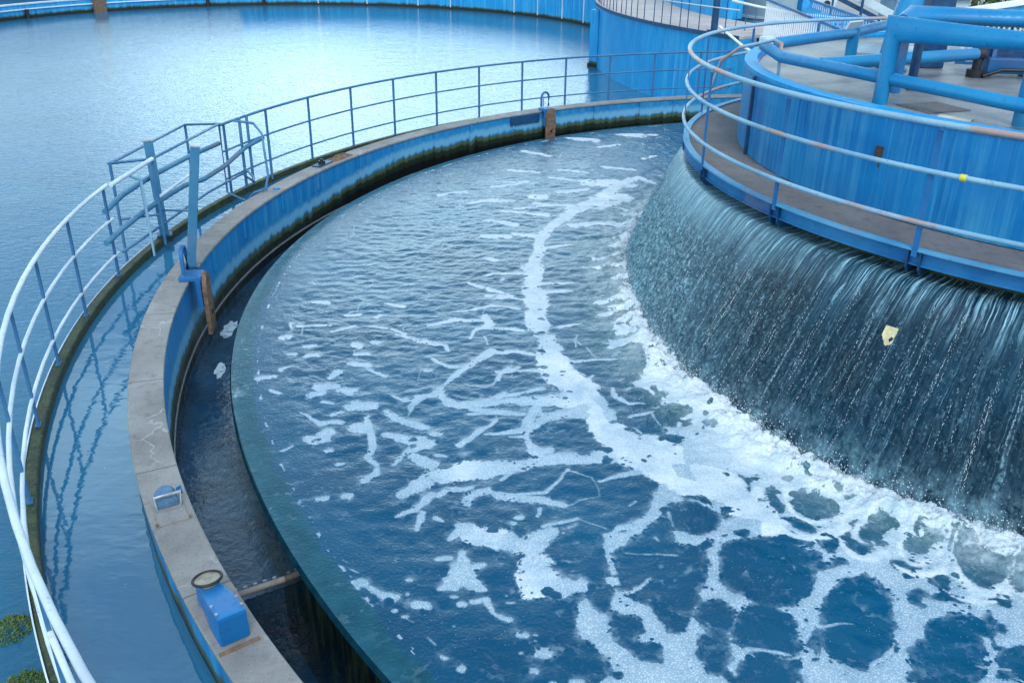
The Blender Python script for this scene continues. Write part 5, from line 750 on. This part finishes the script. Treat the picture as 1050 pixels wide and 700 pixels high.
for k in range(7000):
    a = rs.uniform(150, 246); b_ = float(rbase(np.array(a))); cl = .5+.5*math.sin(a*1.9)*math.sin(a*.83+1)
    r = b_+rs.gauss(-.03, .07); z = abs(rs.gauss(0, .05+.07*cl)); p = pt(a+rs.gauss(0, .15), r, z+.01); q_ = rs.uniform(.002, .0065)
    sp.add([p+Vector((q_, 0, 0)), p+Vector((-q_*.5, q_*.86, 0)), p+Vector((-q_*.5, -q_*.86, 0)), p+Vector((0, 0, q_*1.4)), p-Vector((0, 0, q_*1.4))], [(0, 1, 3), (1, 2, 3), (2, 0, 3), (1, 0, 4), (2, 1, 4), (0, 2, 4)], True)
t = NT('spray'); t.P(color=(.80, .87, .92), rough=.15)
o = sp.build('water_spray', t.m); tag(o, 'loose strings and drops of spray off the waterfall', 'spray'); o['kind'] = 'stuff'

# ------------------------------------------------------------------ round inlet tower with walkway
it = thing('inlet_tower', 'round central blue drum with a walkway over the waterfall weir', 'inlet tower', (CX, CY, 0))
MB().rev([(4.9, -1.4), (5.18, -1.4), (5.18, 1.33), (5.14, 1.37), (4.9, 1.36)], 0, 360, 240).build('weir_shell', M['darkwet'], it)
MB().rev([(4.50, 1.40), (5.02, 1.40), (5.02, 1.55), (4.50, 1.55)], 0, 360, 180).build('trough_back', M['moss'], it)
MB().rev([(4.46, 1.56), (5.20, 1.56), (5.20, 1.66), (4.46, 1.66)], 0, 360, 240).build('walkway', M['walk'], it)
MB().rev([(5.203, 1.530), (5.245, 1.530), (5.245, 1.540), (5.222, 1.546), (5.222, 1.661), (5.203, 1.661)], 0, 360, 240).build('edge_channel', M['flange'], it)
MB().rev([(5.19, 1.664), (5.272, 1.664), (5.272, 1.684), (5.19, 1.684)], 0, 360, 240).build('edge_lip', M['flange_lip'], it)
MB().rev([(4.40, 1.67), (4.57, 1.67), (4.57, 2.60), (4.40, 2.60)], 0, 360, 240).build('drum', M['drum'], it)
MB().rev([(4.43, 2.602), (4.585, 2.602), (4.585, 2.645), (4.575, 2.65), (4.43, 2.65)], 0, 360, 240).build('drum_rim', M['tower'], it)
MB().rev([(0.02, 2.50), (4.398, 2.50), (4.398, 2.575), (.02, 2.575)], 0, 360, 180).build('deck', M['deck'], it)
POSTS = [204.6+17.45*k for k in range(-10, 11)]
for a in POSTS:
    for s in (-.62, .62):
        MB().rev([(5.03, 1.44), (5.215, 1.44), (5.262, 1.50), (5.262, 1.661), (5.225, 1.661), (5.225, 1.525), (5.03, 1.525)], a+s-.07, a+s+.07, 1).build('bracket', M['darkblue'], it)
for a, s in ((196, .3), (199.5, .5), (213.4, .4), (220, .3)):
    MB().rev([(4.571, 1.67), (4.576, 1.67), (4.576, 2.59), (4.571, 2.59)], a, a+.12, 1).build('seam', M['drum'], it)
MB().box(pt(211.3, 4.585, 2.26), (.03, .07, .10), rz=R_(211.3)).build('rusty_socket', M['socket'], it)
for a, z0, L_ in ((211.35, 2.21, .10), (197.6, 2.58, .30), (226.5, 2.56, .45)):
    MB().rev([(4.5705, z0-L_), (4.5725, z0-L_), (4.5745, z0), (4.5705, z0)], a, a+.22, 1).build('rust_run', M['socket'] if a > 205 and a < 215 else M['drum'], it)
MB().box(pt(180.5, 4.59, 2.12), (.04, .05, .92), rz=R_(180)).build('seam', M['darkblue'], it)

wr = thing('walkway_rail', 'worn pale blue three-bar pipe rail around the walkway above the waterfall', 'railing', (CX, CY, 1.68))
for nm, z, r in (('top_rail', 2.764, .028), ('middle_rail', 2.369, .023), ('lower_rail', 1.925, .023)):
    MB().tube(arc(0, 356, 5.285, z, 2.0), r, 12, closed=True).build(nm, M['rail_worn'], wr)
pm2 = MB().box((0, 0, .545), (.014, .05, 1.10)).mesh('post'); pm2.materials.append(M['steel_blue'])
for a in POSTS:
    o = bpy.data.objects.new('post', pm2); COL.objects.link(o); o.location = pt(a, 5.268, 1.62); o.rotation_euler = (0, 0, R_(a)); adopt(o, wr)
for a, z in ((229.3, 2.764), (224.7, 2.369)):
    MB().tube(arc(a, a+.55, 5.285, z, .2), .030, 12).build('yellow_tape', M['yellow'], wr)

# thin label plate hanging in front of the curtain
M['plate'] = plain('cream_plate', (.60, .52, .30), rough=.35, var=.3, scale=18)
t = thing('gauge_plate', 'small blank cream plate showing through the falling water', 'plate', pt(223.2, 5.6, 1.0))
r_, z_ = curtain(223.2, .27)
MB().box(pt(223.2, r_+.006, z_), (.010, .11, .18), M=Matrix.Rotation(R_(223.2), 4, 'Z') @ Matrix.Rotation(-.62, 4, 'Y')).build('plate', M['plate'], t, bevel=.002)
MB().tube([pt(223.2, r_-.06, z_+.05), pt(223.2, 5.25, 1.2)], .012, 6).build('stem', M['black'], t)

# ------------------------------------------------------------------ pipework standing on the drum deck
pr_ = thing('pipe_barrier', 'barrier of fat blue pipes on stub posts around the drum deck', 'pipe barrier', (CX, CY, 2.575))
def P3(x, y, z): return Vector((x, y, z))
front = [pt(179, 4.42, 2.83), pt(184.5, 4.42, 2.83), pt(224.5, 4.05, 2.84), pt(262, 4.1, 2.84)]
MB().tube([P3(2.99, 11.35, 2.88), P3(3.02, 10.62, 2.84), P3(4.47, 8.03, 2.80), P3(6.6, 6.75, 2.80)], .064, 16).build('front_pipe', M['pipe'], pr_)
MB().tube([P3(3.06, 11.30, 2.90), P3(4.45, 12.45, 2.92), P3(5.6, 13.9, 2.92), P3(7.4, 14.7, 2.92)], .068, 16).build('back_pipe', M['pipe'], pr_)
MB().box(P3(3.02, 11.32, 2.90), (.15, .15, .17), rz=.5).build('corner_joint', M['palepaint'], pr_, bevel=.03)
tA, tB = P3(3.72, 9.30, 3.30), P3(4.62, 8.28, 3.30)
MB().tube([P3(3.70, 9.30, 2.575), tA, tB, P3(6.3, 7.0, 3.30)], .076, 18).build('top_pipe', M['pipe'], pr_)
MB().tube([P3(4.62, 8.29, 2.575), P3(4.62, 8.29, 3.22)], .076, 18).build('stub_post', M['pipe'], pr_)
MB().tube([P3(3.86, 9.50, 3.34), P3(4.05, 9.72, 3.40), P3(5.35, 9.15, 3.40), P3(7.0, 8.3, 3.40)], .078, 18).build('upper_pipe', M['pipe'], pr_)
MB().tube([P3(4.10, 9.95, 2.575), P3(4.10, 9.95, 3.33)], .055, 12).build('stub_post', M['steel_blue'], pr_)
MB().tube([P3(4.35, 10.15, 2.575), P3(4.35, 10.15, 3.30)], .05, 12).build('stub_post', M['darkblue'], pr_)
MB().tube([P3(4.45, 12.45, 2.575), P3(4.45, 12.45, 2.98)], .075, 14).build('stub_post', M['pipe'], pr_)
MB().tube([P3(3.35, 10.25, 2.82), P3(5.45, 11.1, 2.84)], .07, 14).build('inner_pipe', M['pipe'], pr_)
MB().box(P3(4.40, 12.35, 3.02), (.32, .03, .12), M=Matrix.Rotation(.7, 4, 'Z') @ Matrix.Rotation(.5, 4, 'X')).build('bracket_plate', M['palepaint'], pr_, bevel=.006)
MB().tube([P3(6.45, 10.0, 2.575), P3(6.45, 10.0, 3.36)], .076, 16).build('stub_post', M['pipe'], pr_)

dm = thing('drive_unit', 'dark blue scraper drive with a bracket on the far deck', 'drive unit', (5.9, 11.2, 2.575))
MB().box((5.95, 11.25, 2.86), (.86, .16, .14), rz=-.15).build('beam', M['darkblue'], dm, bevel=.012)
MB().box((5.85, 11.2, 2.71), (.42, .26, .18), rz=-.15).build('gear_case', M['boxdark'], dm, bevel=.02)
MB().cyl((5.50, 11.12, 2.575), .10, .09, 18).cyl((5.50, 11.12, 2.66), .05, .16, 14).build('bearing', M['black'], dm)
MB().box((6.28, 11.15, 2.70), (.10, .18, .26), rz=-.15).build('side_plate', M['steel_blue'], dm, bevel=.01)
MB().tube([(5.45, 11.13, 2.84), (5.55, 11.14, 2.84)], .085, 14).build('coupling', M['black'], dm)
MB().box((6.35, 10.75, 2.62), (.7, .12, .03), rz=-.9).build('arm', M['galv'], dm, bevel=.006)

MB().box((5.72, 11.28, 2.80), (.05, .24, .44), rz=-.15).box((6.12, 11.2, 2.80), (.05, .24, .44), rz=-.15).build('side_plate', M['steel_blue'], dm, bevel=.008)
MB().tube([(5.55, 11.02, 2.60), (5.75, 10.98, 2.68), (6.2, 10.9, 2.68), (6.5, 10.95, 2.62)], .022, 8).build('cable', M['black'], dm)
MB().cyl((5.86, 11.22, 2.92), .085, .12, 18).build('motor', M['boxgrey'], dm)
sg = thing('slatted_guard', 'short pale slatted guard standing behind the drive unit on the deck', 'guard', (6.0, 11.85, 2.575))
for z in (2.63, 2.97): MB().box((6.1, 11.80, z), (1.0, .03, .04), rz=-.3).build('rail', M['steel_blue'], sg)
for k in range(11): MB().box((6.1+(k-5)*.09*.955, 11.80-(k-5)*.09*.296, 2.80), (.045, .02, .30), rz=-.3).build('slat', M['white'], sg)
MB().tube([pt(171, 4.98, 2.30), pt(173, 4.90, 2.66), pt(176, 4.72, 2.86), (3.02, 10.98, 2.98), (3.05, 10.80, 2.96), (3.05, 10.76, 2.58)], .020, 8).build('grab_rail', M['rail_worn'], pr_)
ld = thing('leaning_duct', 'broad blue duct rising at a slant from behind the pipe barrier', 'duct', (4.75, 11.6, 2.575))
MB().tube([(4.62, 11.55, 2.60), (4.72, 11.62, 3.1), (4.98, 11.8, 3.9), (5.3, 12.0, 4.8)], .15, 20).build('duct_pipe', M['pipe'], ld)
MB().box((5.25, 11.9, 3.35), (.30, .30, 1.55)).build('duct_box', M['darkblue'], ld, bevel=.02)
MB().cyl((4.62, 11.55, 2.577), .22, .03, 20).build('flange', M['steel_blue'], ld)

o = MB().box(pt(216.0, 4.02, 2.584), (.17, .30, .012), rz=R_(236)).build('loose_board', M['card']); tag(o, 'pale loose board lying on the deck behind the drum rim', 'board')
o = MB().box(pt(209.5, 3.72, 2.580), (.52, .46, .008), rz=R_(200)).build('hatch_cover', M['walk']); tag(o, 'rough dark hatch cover let into the deck by the first pipe post', 'hatch')
w_ = thing('waste_slab', 'wide pale concrete slab lying tilted on the far side of the deck', 'slab', (5.0, 12.4, 2.6))
MB().box((5.1, 12.6, 2.66), (1.1, .5, .06), M=Matrix.Rotation(-.35, 4, 'Z') @ Matrix.Rotation(.12, 4, 'X')).build('slab', M['palepaint'], w_, bevel=.01)

# ------------------------------------------------------------------ far side: pool wall
FX, FY, FR = -9.6, 38.2, 13.9
fw = thing('far_pool_wall', 'sky-blue curved far wall of the big still pool', 'wall', (FX, FY, -.3))
MB().rev([(FR, -1.5), (FR, 1.5), (FR+.3, 1.5), (FR+.3, -1.5)], -30, 112, 150, FX, FY).build('tall_section', M['farwall'], fw)
MB().rev([(FR, -1.5), (FR, .29), (FR+.3, .29), (FR+.3, -1.5)], 112, 215, 110, FX, FY).build('low_section', M['farwall'], fw)
MB().rev([(FR-.03, .292), (FR+.34, .292), (FR+.34, .34), (FR-.03, .34)], 112.4, 215, 110, FX, FY).build('coping', M['palepaint'], fw)
MB().rev([(FR-.06, .08), (FR-.004, .08), (FR-.004, .08), (FR-.06, .13)], 112.4, 215, 110, FX, FY).build('ledge_pipe', M['white'], fw)
MB().rev([(FR-.05, -.34), (FR-.004, -.34), (FR-.004, -.20), (FR-.05, -.20)], -30, 215, 240, FX, FY).build('moss_band', M['moss'], fw)
def farpt(a, r=FR, z=0): return Vector((FX+r*math.cos(R_(a)), FY+r*math.sin(R_(a)), z))
for a in (72, 64, 47, 40, 32, 24, 14, 84, 95):
    MB().box(farpt(a, FR-.02, .6), (.03, .06, 1.75), rz=R_(a)).build('joint_strip', M['palepaint'], fw)
for (x, y) in ((-21.79, 43.15), (-15.8, 49.4), (-13.12, 49.8)):
    a = math.degrees(math.atan2(y-FY, x-FX))
    o = MB().tube([farpt(a, FR-.10, -.5), farpt(a, FR-.10, .1)], .09, 10).tube([farpt(a, FR-.10, .05), farpt(a, FR+.0, .05)], .05, 8).build('mooring_peg', M['black'])
    tag(o, {-21.79: 'black peg on the far pool wall, leftmost of the three', -15.8: 'black peg on the far pool wall, just right of the rusty bracket', -13.12: 'black peg on the far pool wall, rightmost of the three'}[x], 'peg', 'pegs on the far pool wall')
a = math.degrees(math.atan2(44.95-FY, -18.26-FX))
t = thing('rusty_bracket', 'big rust-brown bracket hanging on the far blue pool wall', 'bracket', farpt(a, FR-.2, 0))
MB().box(farpt(a, FR-.16, .12), (.26, .60, .95), rz=R_(a)).build('plate', M['rust'], t, bevel=.05)
MB().box(farpt(a, FR-.16, -.42), (.18, .34, .34), rz=R_(a)).build('foot', M['darkblue'], t, bevel=.03)
bwall = thing('back_wall', 'deep blue long wall standing behind the low far pool wall', 'wall', (-30, 58, 0))
MB().box((-30, 60, 1.0), (60, .4, 4.0), rz=.12).build('panel', M['darkblue'], bwall)
g = MB(); g.add([(-6, 56, -.25), (60, 24.3, -.25), (90, 90, -.25), (-60, 120, -.25), (-60, 66, -.25)], [(0, 1, 2, 3, 4)]); g.build('yard_pavement', M['yard'])['kind'] = 'structure'

# ------------------------------------------------------------------ second round tower behind
TX, TY, TR = 18.2, 31.7, 15.5
bt = thing('round_tower', 'large smooth sky-blue round tower with a beige deck behind the guard rail', 'tower', (TX, TY, 0))
MB().rev([(15.0, -1.5), (TR, -1.5), (TR, 1.60), (15.0, 1.60)], 120, 214.6, 130, TX, TY).build('shell', M['tower'], bt)
MB().rev([(13.0, 1.602), (TR+.03, 1.602), (TR+.03, 1.664), (13.0, 1.664)], 120, 214.6, 130, TX, TY).build('deck', M['tower_deck'], bt)
MB().rev([(TR+.032, 1.59), (TR+.06, 1.59), (TR+.06, 1.68), (TR+.032, 1.68)], 120, 214.6, 130, TX, TY).build('deck_edge', M['darkblue'], bt)
MB().rev([(12.6, 1.666), (13.05, 1.666), (13.05, 4.2), (12.6, 4.2)], 120, 201, 120, TX, TY).build('inner_drum', M['tower'], bt)
def tpt(a, r, z): return Vector((TX+r*math.cos(R_(a)), TY+r*math.sin(R_(a)), z))
tr_ = thing('tower_rail', 'thin dark upright bars of the rail on the big round tower', 'railing', tpt(200, TR, 1.664))
rodm = MB().tube([(0, 0, 0), (0, 0, 1.15)], .013, 6).mesh('bar'); rodm.materials.append(M['darkblue'])
for k in range(23):
    a = 176+1.65*k+random.uniform(-.35, .35)
    o = bpy.data.objects.new('bar', rodm); COL.objects.link(o); o.location = tpt(a, TR-.05, 1.666); adopt(o, tr_)
for z in (2.25, 2.80):
    MB().tube([tpt(174+2*k, TR-.05, z) for k in range(21)], .018, 8).build('rail', M['palepaint'], tr_)
t = thing('mast', 'dark upright mast standing on the edge of the round tower deck', 'mast', (4.96, 23.75, 1.664))
MB().box((4.98, 23.82, 3.2), (.13, .13, 3.1), rz=.4).build('shaft', M['darkblue'], t, bevel=.01)
MB().box((4.98, 23.82, 1.69), (.26, .26, .04), rz=.4).build('foot_plate', M['darkblue'], t)

# ------------------------------------------------------------------ service bridge and fences behind the drum
def baluster(name, label, p0, p1, h, mat, n, thick=.03, group=None, topmat=None):
    t = thing(name, label, 'fence', p0, group=group); a, b = Vector(p0), Vector(p1); d = b-a; rz = math.atan2(d.y, d.x); L = Vector((d.x, d.y, 0)).length; tilt = math.atan2(d.z, L)
    Rm = Matrix.Rotation(rz, 4, 'Z') @ Matrix.Rotation(-tilt, 4, 'Y')
    for z in (.08, h): MB().box((a+b)/2+Vector((0, 0, z)), (d.length, .05, .05), M=Rm).build('rail', topmat or mat, t)
    sm = MB().box((0, 0, h/2+.04), (thick, .025, h-.06), rz=0).mesh('slat'); sm.materials.append(mat)
    for k in range(n):
        o = bpy.data.objects.new('slat', sm); COL.objects.link(o); o.location = a+d*(k+.5)/n; o.rotation_euler = (0, 0, rz); adopt(o, t)
    return t
br = thing('service_bridge', 'narrow footbridge leading from the drum walkway towards the round tower', 'footbridge', (6.2, 19.5, 1.5))
MB().box((6.35, 19.3, 1.50), (1.0, 6.9, .14), rz=-.05).build('deck', M['palepaint'], br, bevel=.01)
for y in (17.6, 21.6): MB().box((6.35+.05*(y-19.6), y, .3), (.7, .25, 2.3)).build('pier', M['tower'], br)
baluster('bridge_fence', 'pale slatted fence along the left edge of the footbridge', (5.72, 16.2, 1.5), (6.05, 23.2, 1.5), 1.0, M['white'], 40, group='slatted fences by the footbridge', topmat=M['steel_blue'])
baluster('bridge_fence', 'blue slatted fence along the right edge of the footbridge', (6.75, 16.2, 1.5), (7.1, 23.2, 1.5), 1.0, M['sky_blue'], 40, group='slatted fences by the footbridge', topmat=M['steel_blue'])
baluster('yard_fence', 'long sky-blue slatted fence across the yard behind the drum', (7.7, 24.45, 1.02), (16.8, 22.9, 1.0), 1.0, M['palepaint'], 72, .05, topmat=M['darkblue'])
MB().box((14.3, 26.4, .85), (13.0, 6.0, .30), rz=-.17).build('raised_yard_slab', M['yard'])['kind'] = 'structure'
st = thing('stair_rail', 'white sloping stair rail with thin rods between tower and footbridge', 'stair rail', (5.4, 24, 1.2))
MB().tube([(5.55, 24.6, 2.35), (6.0, 23.9, 2.28), (7.0, 23.8, 2.12), (8.4, 24.0, 2.0)], .03, 8).build('top_rail', M['white'], st)
MB().tube([(5.0, 23.3, 1.85), (5.5, 22.6, 1.45), (6.05, 21.8, 1.2)], .035, 8).build('lower_rail', M['white'], st)
for k in range(12):
    f = k/11; MB().tube([(5.6+2.6*f, 24.2-.3*f, 1.45), (5.6+2.6*f, 24.2-.3*f, 2.28-.25*f)], .012, 6).build('rod', M['steel_blue'], st)
ct = thing('storage_tank', 'pale grey-green round storage tank in the yard behind', 'tank', (9.2, 33, 0))
MB().cyl((9.3, 34.2, -.2), 1.35, 5, 40).build('shell', M['tankgrey'], ct)
MB().cyl((9.3, 34.2, 4.802), 1.42, .12, 40).build('roof', M['palepaint'], ct)
for z in (1.1, 2.6): MB().rev([(1.352, z), (1.39, z), (1.39, z+.08), (1.352, z+.08)], 0, 360, 40, 9.3, 34.2).build('hoop', M['palepaint'], ct)
cv = thing('conveyor', 'inclined pale conveyor frame with a blue box end and round hole', 'conveyor', (9, 27, 1.2))
Rc = Matrix.Rotation(-.12, 4, 'Z') @ Matrix.Rotation(.42, 4, 'Y')
MB().box((9.75, 27.2, 2.25), (3.0, .12, .22), M=Rc).build('side_beam', M['palepaint'], cv, bevel=.01)
MB().box((9.75, 27.25, 1.98), (3.0, .12, .12), M=Rc).build('lower_beam', M['darkblue'], cv, bevel=.01)
MB().box((10.2, 27.6, 2.55), (3.2, .5, .06), M=Rc).build('belt', M['white'], cv)
MB().box((8.35, 27.3, 2.35), (.55, .5, 1.0)).build('end_box', M['sky_blue'], cv, bevel=.02)
MB().box((8.75, 27.0, 2.35), (.62, .05, .9), M=Matrix.Rotation(.3, 4, 'Y')).build('end_plate', M['palepaint'], cv, bevel=.01)
MB().tube([(8.74, 26.99, 2.12), (8.74, 26.93, 2.12)], .085, 18).build('pulley_hole', M['black'], cv)
for x in (8.9, 9.75, 10.9): MB().box((x, 27.0, 1.5), (.06, .06, 1.7)).build('leg', M['darkblue'], cv)
sh = thing('violet_cabinet', 'low violet-blue cabinet behind the yard fence', 'cabinet', (7.4, 25.4, .95))
MB().box((7.35, 25.6, 1.28), (1.5, .6, .56), rz=-.1).build('case', M['purple'], sh, bevel=.02)
for k in range(4): MB().box((6.86+.33*k, 25.30-.033*k, 1.28), (.10, .02, .34), rz=-.1).build('door_strip', M['white'], sh)
tp = thing('salmon_tarpaulin', 'faded salmon tarpaulin folded over crates behind the yard fence', 'tarpaulin', (8.1, 25.9, .95))
MB().box((8.15, 26.0, 1.30), (1.7, .6, .50), rz=-.1).build('crate_stack', M['purple'], tp, bevel=.04)
MB().box((8.15, 26.0, 1.565), (1.84, .72, .03), rz=-.1).box((8.1, 25.66, 1.50), (1.8, .03, .12), rz=-.1).build('sheet', M['orange'], tp, bevel=.012)
wb = thing('gantry_beam', 'white sloping gantry beam before the trees at the upper right', 'beam', (13.5, 28, 1))
MB().box((14.6, 28.0, 2.13), (4.4, .16, .16), M=Matrix.Rotation(-.16, 4, 'Y')).build('beam', M['white'], wb, bevel=.01)
MB().box((14.6, 28.1, 1.93), (4.4, .12, .20), M=Matrix.Rotation(-.16, 4, 'Y')).build('web', M['sky_blue'], wb, bevel=.01)
for x in (12.7, 16.6): MB().box((x, 28.1, .9), (.14, .14, 2.0)).build('leg', M['sky_blue'], wb)
ho = thing('yard_hut', 'low white hut roof showing left of the trees', 'hut', (13.6, 33, 0))
MB().box((14.0, 33.0, .9), (2.2, 2.0, 2.0)).build('wall', M['palepaint'], ho); MB().box((14.0, 33.0, 1.96), (2.5, 2.3, .10)).build('roof', M['white'], ho, bevel=.02)

# trees beyond the yard
def leaf_mat(name, a, b):
    t = NT(name); n = t.noise(t.obj, 2.2, 3); t.P(color=t.mix(t.ramp(n, [(.35, 0.), (.65, 1.)]), a, b), rough=.55); return t.m
LM = [leaf_mat('leaf_bright', (.06, .13, .02), (.13, .22, .04)), leaf_mat('leaf_dark', (.03, .075, .02), (.07, .12, .035))]
bark = plain('bark', (.10, .08, .06), rough=.9)
def tree(x, y, h, cr, label, lm, seed):
    rs = random.Random(seed); t = thing('yard_tree', label, 'tree', (x, y, -.25), group='trees beyond the yard')
    tk = MB(); tk.tube([(x, y, -.3), (x+.05, y, h*.3), (x-.05, y+.1, h*.62), (x, y, h*.9)], [.16, .12, .07, .02], 8)
    for k in range(9):
        a = rs.uniform(0, 2*PI); z0 = h*rs.uniform(.2, .7); tk.tube([(x, y, z0), (x+cr*.4*math.cos(a), y+cr*.4*math.sin(a), z0+.35), (x+cr*.8*math.cos(a), y+cr*.8*math.sin(a), z0+.8)], [.05, .03, .012], 6)
    tk.build('trunk', bark, t)
    m = MB()
    cl = [(x+rs.gauss(0, cr*.45), y+rs.gauss(0, cr*.45), h*rs.uniform(.18, 1.0), rs.uniform(.25, .6)) for _ in range(42)]
    for (cx_, cy_, cz_, r) in cl:
        for _ in range(70):
            p = Vector((cx_+rs.gauss(0, r*.5), cy_+rs.gauss(0, r*.5), cz_+rs.gauss(0, r*.45))); s = rs.uniform(.05, .10)
            q = Euler((rs.uniform(-1.2, 1.2), rs.uniform(-1.2, 1.2), rs.uniform(0, 6.3))).to_matrix()
            m.add([p+q @ Vector(v) for v in ((-s, 0, 0), (0, -s*.45, .01), (s, 0, 0), (0, s*.45, .01))], [(0, 1, 2, 3)])
    m.build('crown', lm, t, recalc=False)
tree(16.0, 33.5, 4.2, 1.5, 'bright green loose tree beyond the white gantry beam', LM[0], 1)
tree(17.9, 34.2, 4.6, 1.5, 'darker green tree at the right end of the gantry beam', LM[1], 2)
tree(20.6, 33.0, 4.4, 1.6, 'pale green tree mostly cut off by the right edge', LM[0], 3)
tree(18.5, 40.0, 6.0, 2.2, 'taller tree standing behind the other yard trees', LM[1], 5)

# water weed on the outer side of the mossy wall
def weed(a, r, label, seed, rad):
    rs = random.Random(seed); m = MB(); c = pt(a, r, -.30)
    for _ in range(1500):
        ang = rs.uniform(0, 2*PI); q = rad*math.sqrt(rs.random()); h = .10*(1-(q/rad)**2)*rs.uniform(.2, 1)*(1+.5*math.sin(7*ang)); p = c+Vector((q*math.cos(ang), q*math.sin(ang), h)); sz = rs.uniform(.004, .011)
        E_q = Euler((rs.uniform(-1, 1), rs.uniform(-1, 1), rs.uniform(0, 6.3))).to_matrix()
        m.add([p+E_q @ Vector(v_) for v_ in ((-sz, 0, 0), (0, -sz*.5, .002), (sz, 0, 0), (0, sz*.5, .002))], [(0, 1, 2, 3)])
    o = m.build('water_weed', LM[0], recalc=False); tag(o, label, 'water weed', 'green tufts along the mossy wall')
weed(209.5, 12.50, 'upper of two green weed tufts against the outside of the mossy wall', 3, .15)
weed(212.3, 12.46, 'lower of two green weed tufts against the outside of the mossy wall', 4, .13)
# floating scum in the launder by the near sluice
t = NT('scum'); t.P(color=t.mix(t.ramp(t.noise(t.obj, 16, 4), [(.36, 0.), (.48, 1.)]), (.10, .22, .32), (.40, .56, .66)), rough=.4)
m = MB()
for (a, r, sx, sy, sd_) in ((183.3, 11.0, .09, .28, 1), (189.3, 10.9, .06, .20, 2)):
    rs = random.Random(sd_); c = pt(a, r, -.505); rz = R_(a); pts = []
    for k in range(18):
        q = 2*PI*k/18; rr_ = rs.uniform(.7, 1.15); lx, ly = sx*rr_*math.cos(q), sy*rr_*math.sin(q); pts.append((c.x+lx*math.cos(rz)-ly*math.sin(rz), c.y+lx*math.sin(rz)+ly*math.cos(rz)))
    m.add([(x, y, -.514) for x, y in pts]+[(x, y, -.524) for x, y in pts], [list(range(18))]+[(i, (i+1) % 18, 18+(i+1) % 18, 18+i) for i in range(18)])
o = m.build('floating_scum', t.m); tag(o, 'pale scum drifting in the dark launder by the near sluice', 'scum'); o['kind'] = 'stuff'

# ------------------------------------------------------------------ sub-parts: pieces carried by a part go under that part
def nest(root, child, part):
    kids = list(root.children); base = [k for k in kids if k.name.split('.')[0] == part]
    for k in kids:
        if k.name.split('.')[0] == child and base: adopt(k, base[0])
for root in [o for o in COL.objects if o.parent is None]:
    kind = root.name.split('.')[0]
    for k_, c_, p_ in (('inlet_tower', 'drum_rim', 'drum'), ('inlet_tower', 'seam', 'drum'), ('inlet_tower', 'rusty_socket', 'drum'), ('inlet_tower', 'rust_run', 'drum'), ('inlet_tower', 'edge_lip', 'edge_channel'),
                       ('inlet_tower', 'bracket', 'edge_channel'), ('round_tower', 'deck_edge', 'deck'), ('sluice_plate', 'slot', 'paddle'), ('sluice_plate', 'spindle', 'hoop'), ('pump_box', 'lid', 'lid_ring'), ('pump_box', 'bolt', 'body'),
                       ('pump_box', 'front_panel', 'body'), ('junction_box', 'knob', 'housing'), ('tank_wall', 'rib', 'wall_body'), ('tank_wall', 'patch_panel', 'wall_body'), ('tank_wall', 'seal_strip', 'wall_body'),
                       ('conveyor', 'pulley_hole', 'end_plate'), ('storage_tank', 'hoop', 'shell'), ('drive_unit', 'coupling', 'beam'), ('far_pool_wall', 'joint_strip', 'tall_section'), ('far_pool_wall', 'coping', 'low_section')):
        if kind == k_: nest(root, c_, p_)
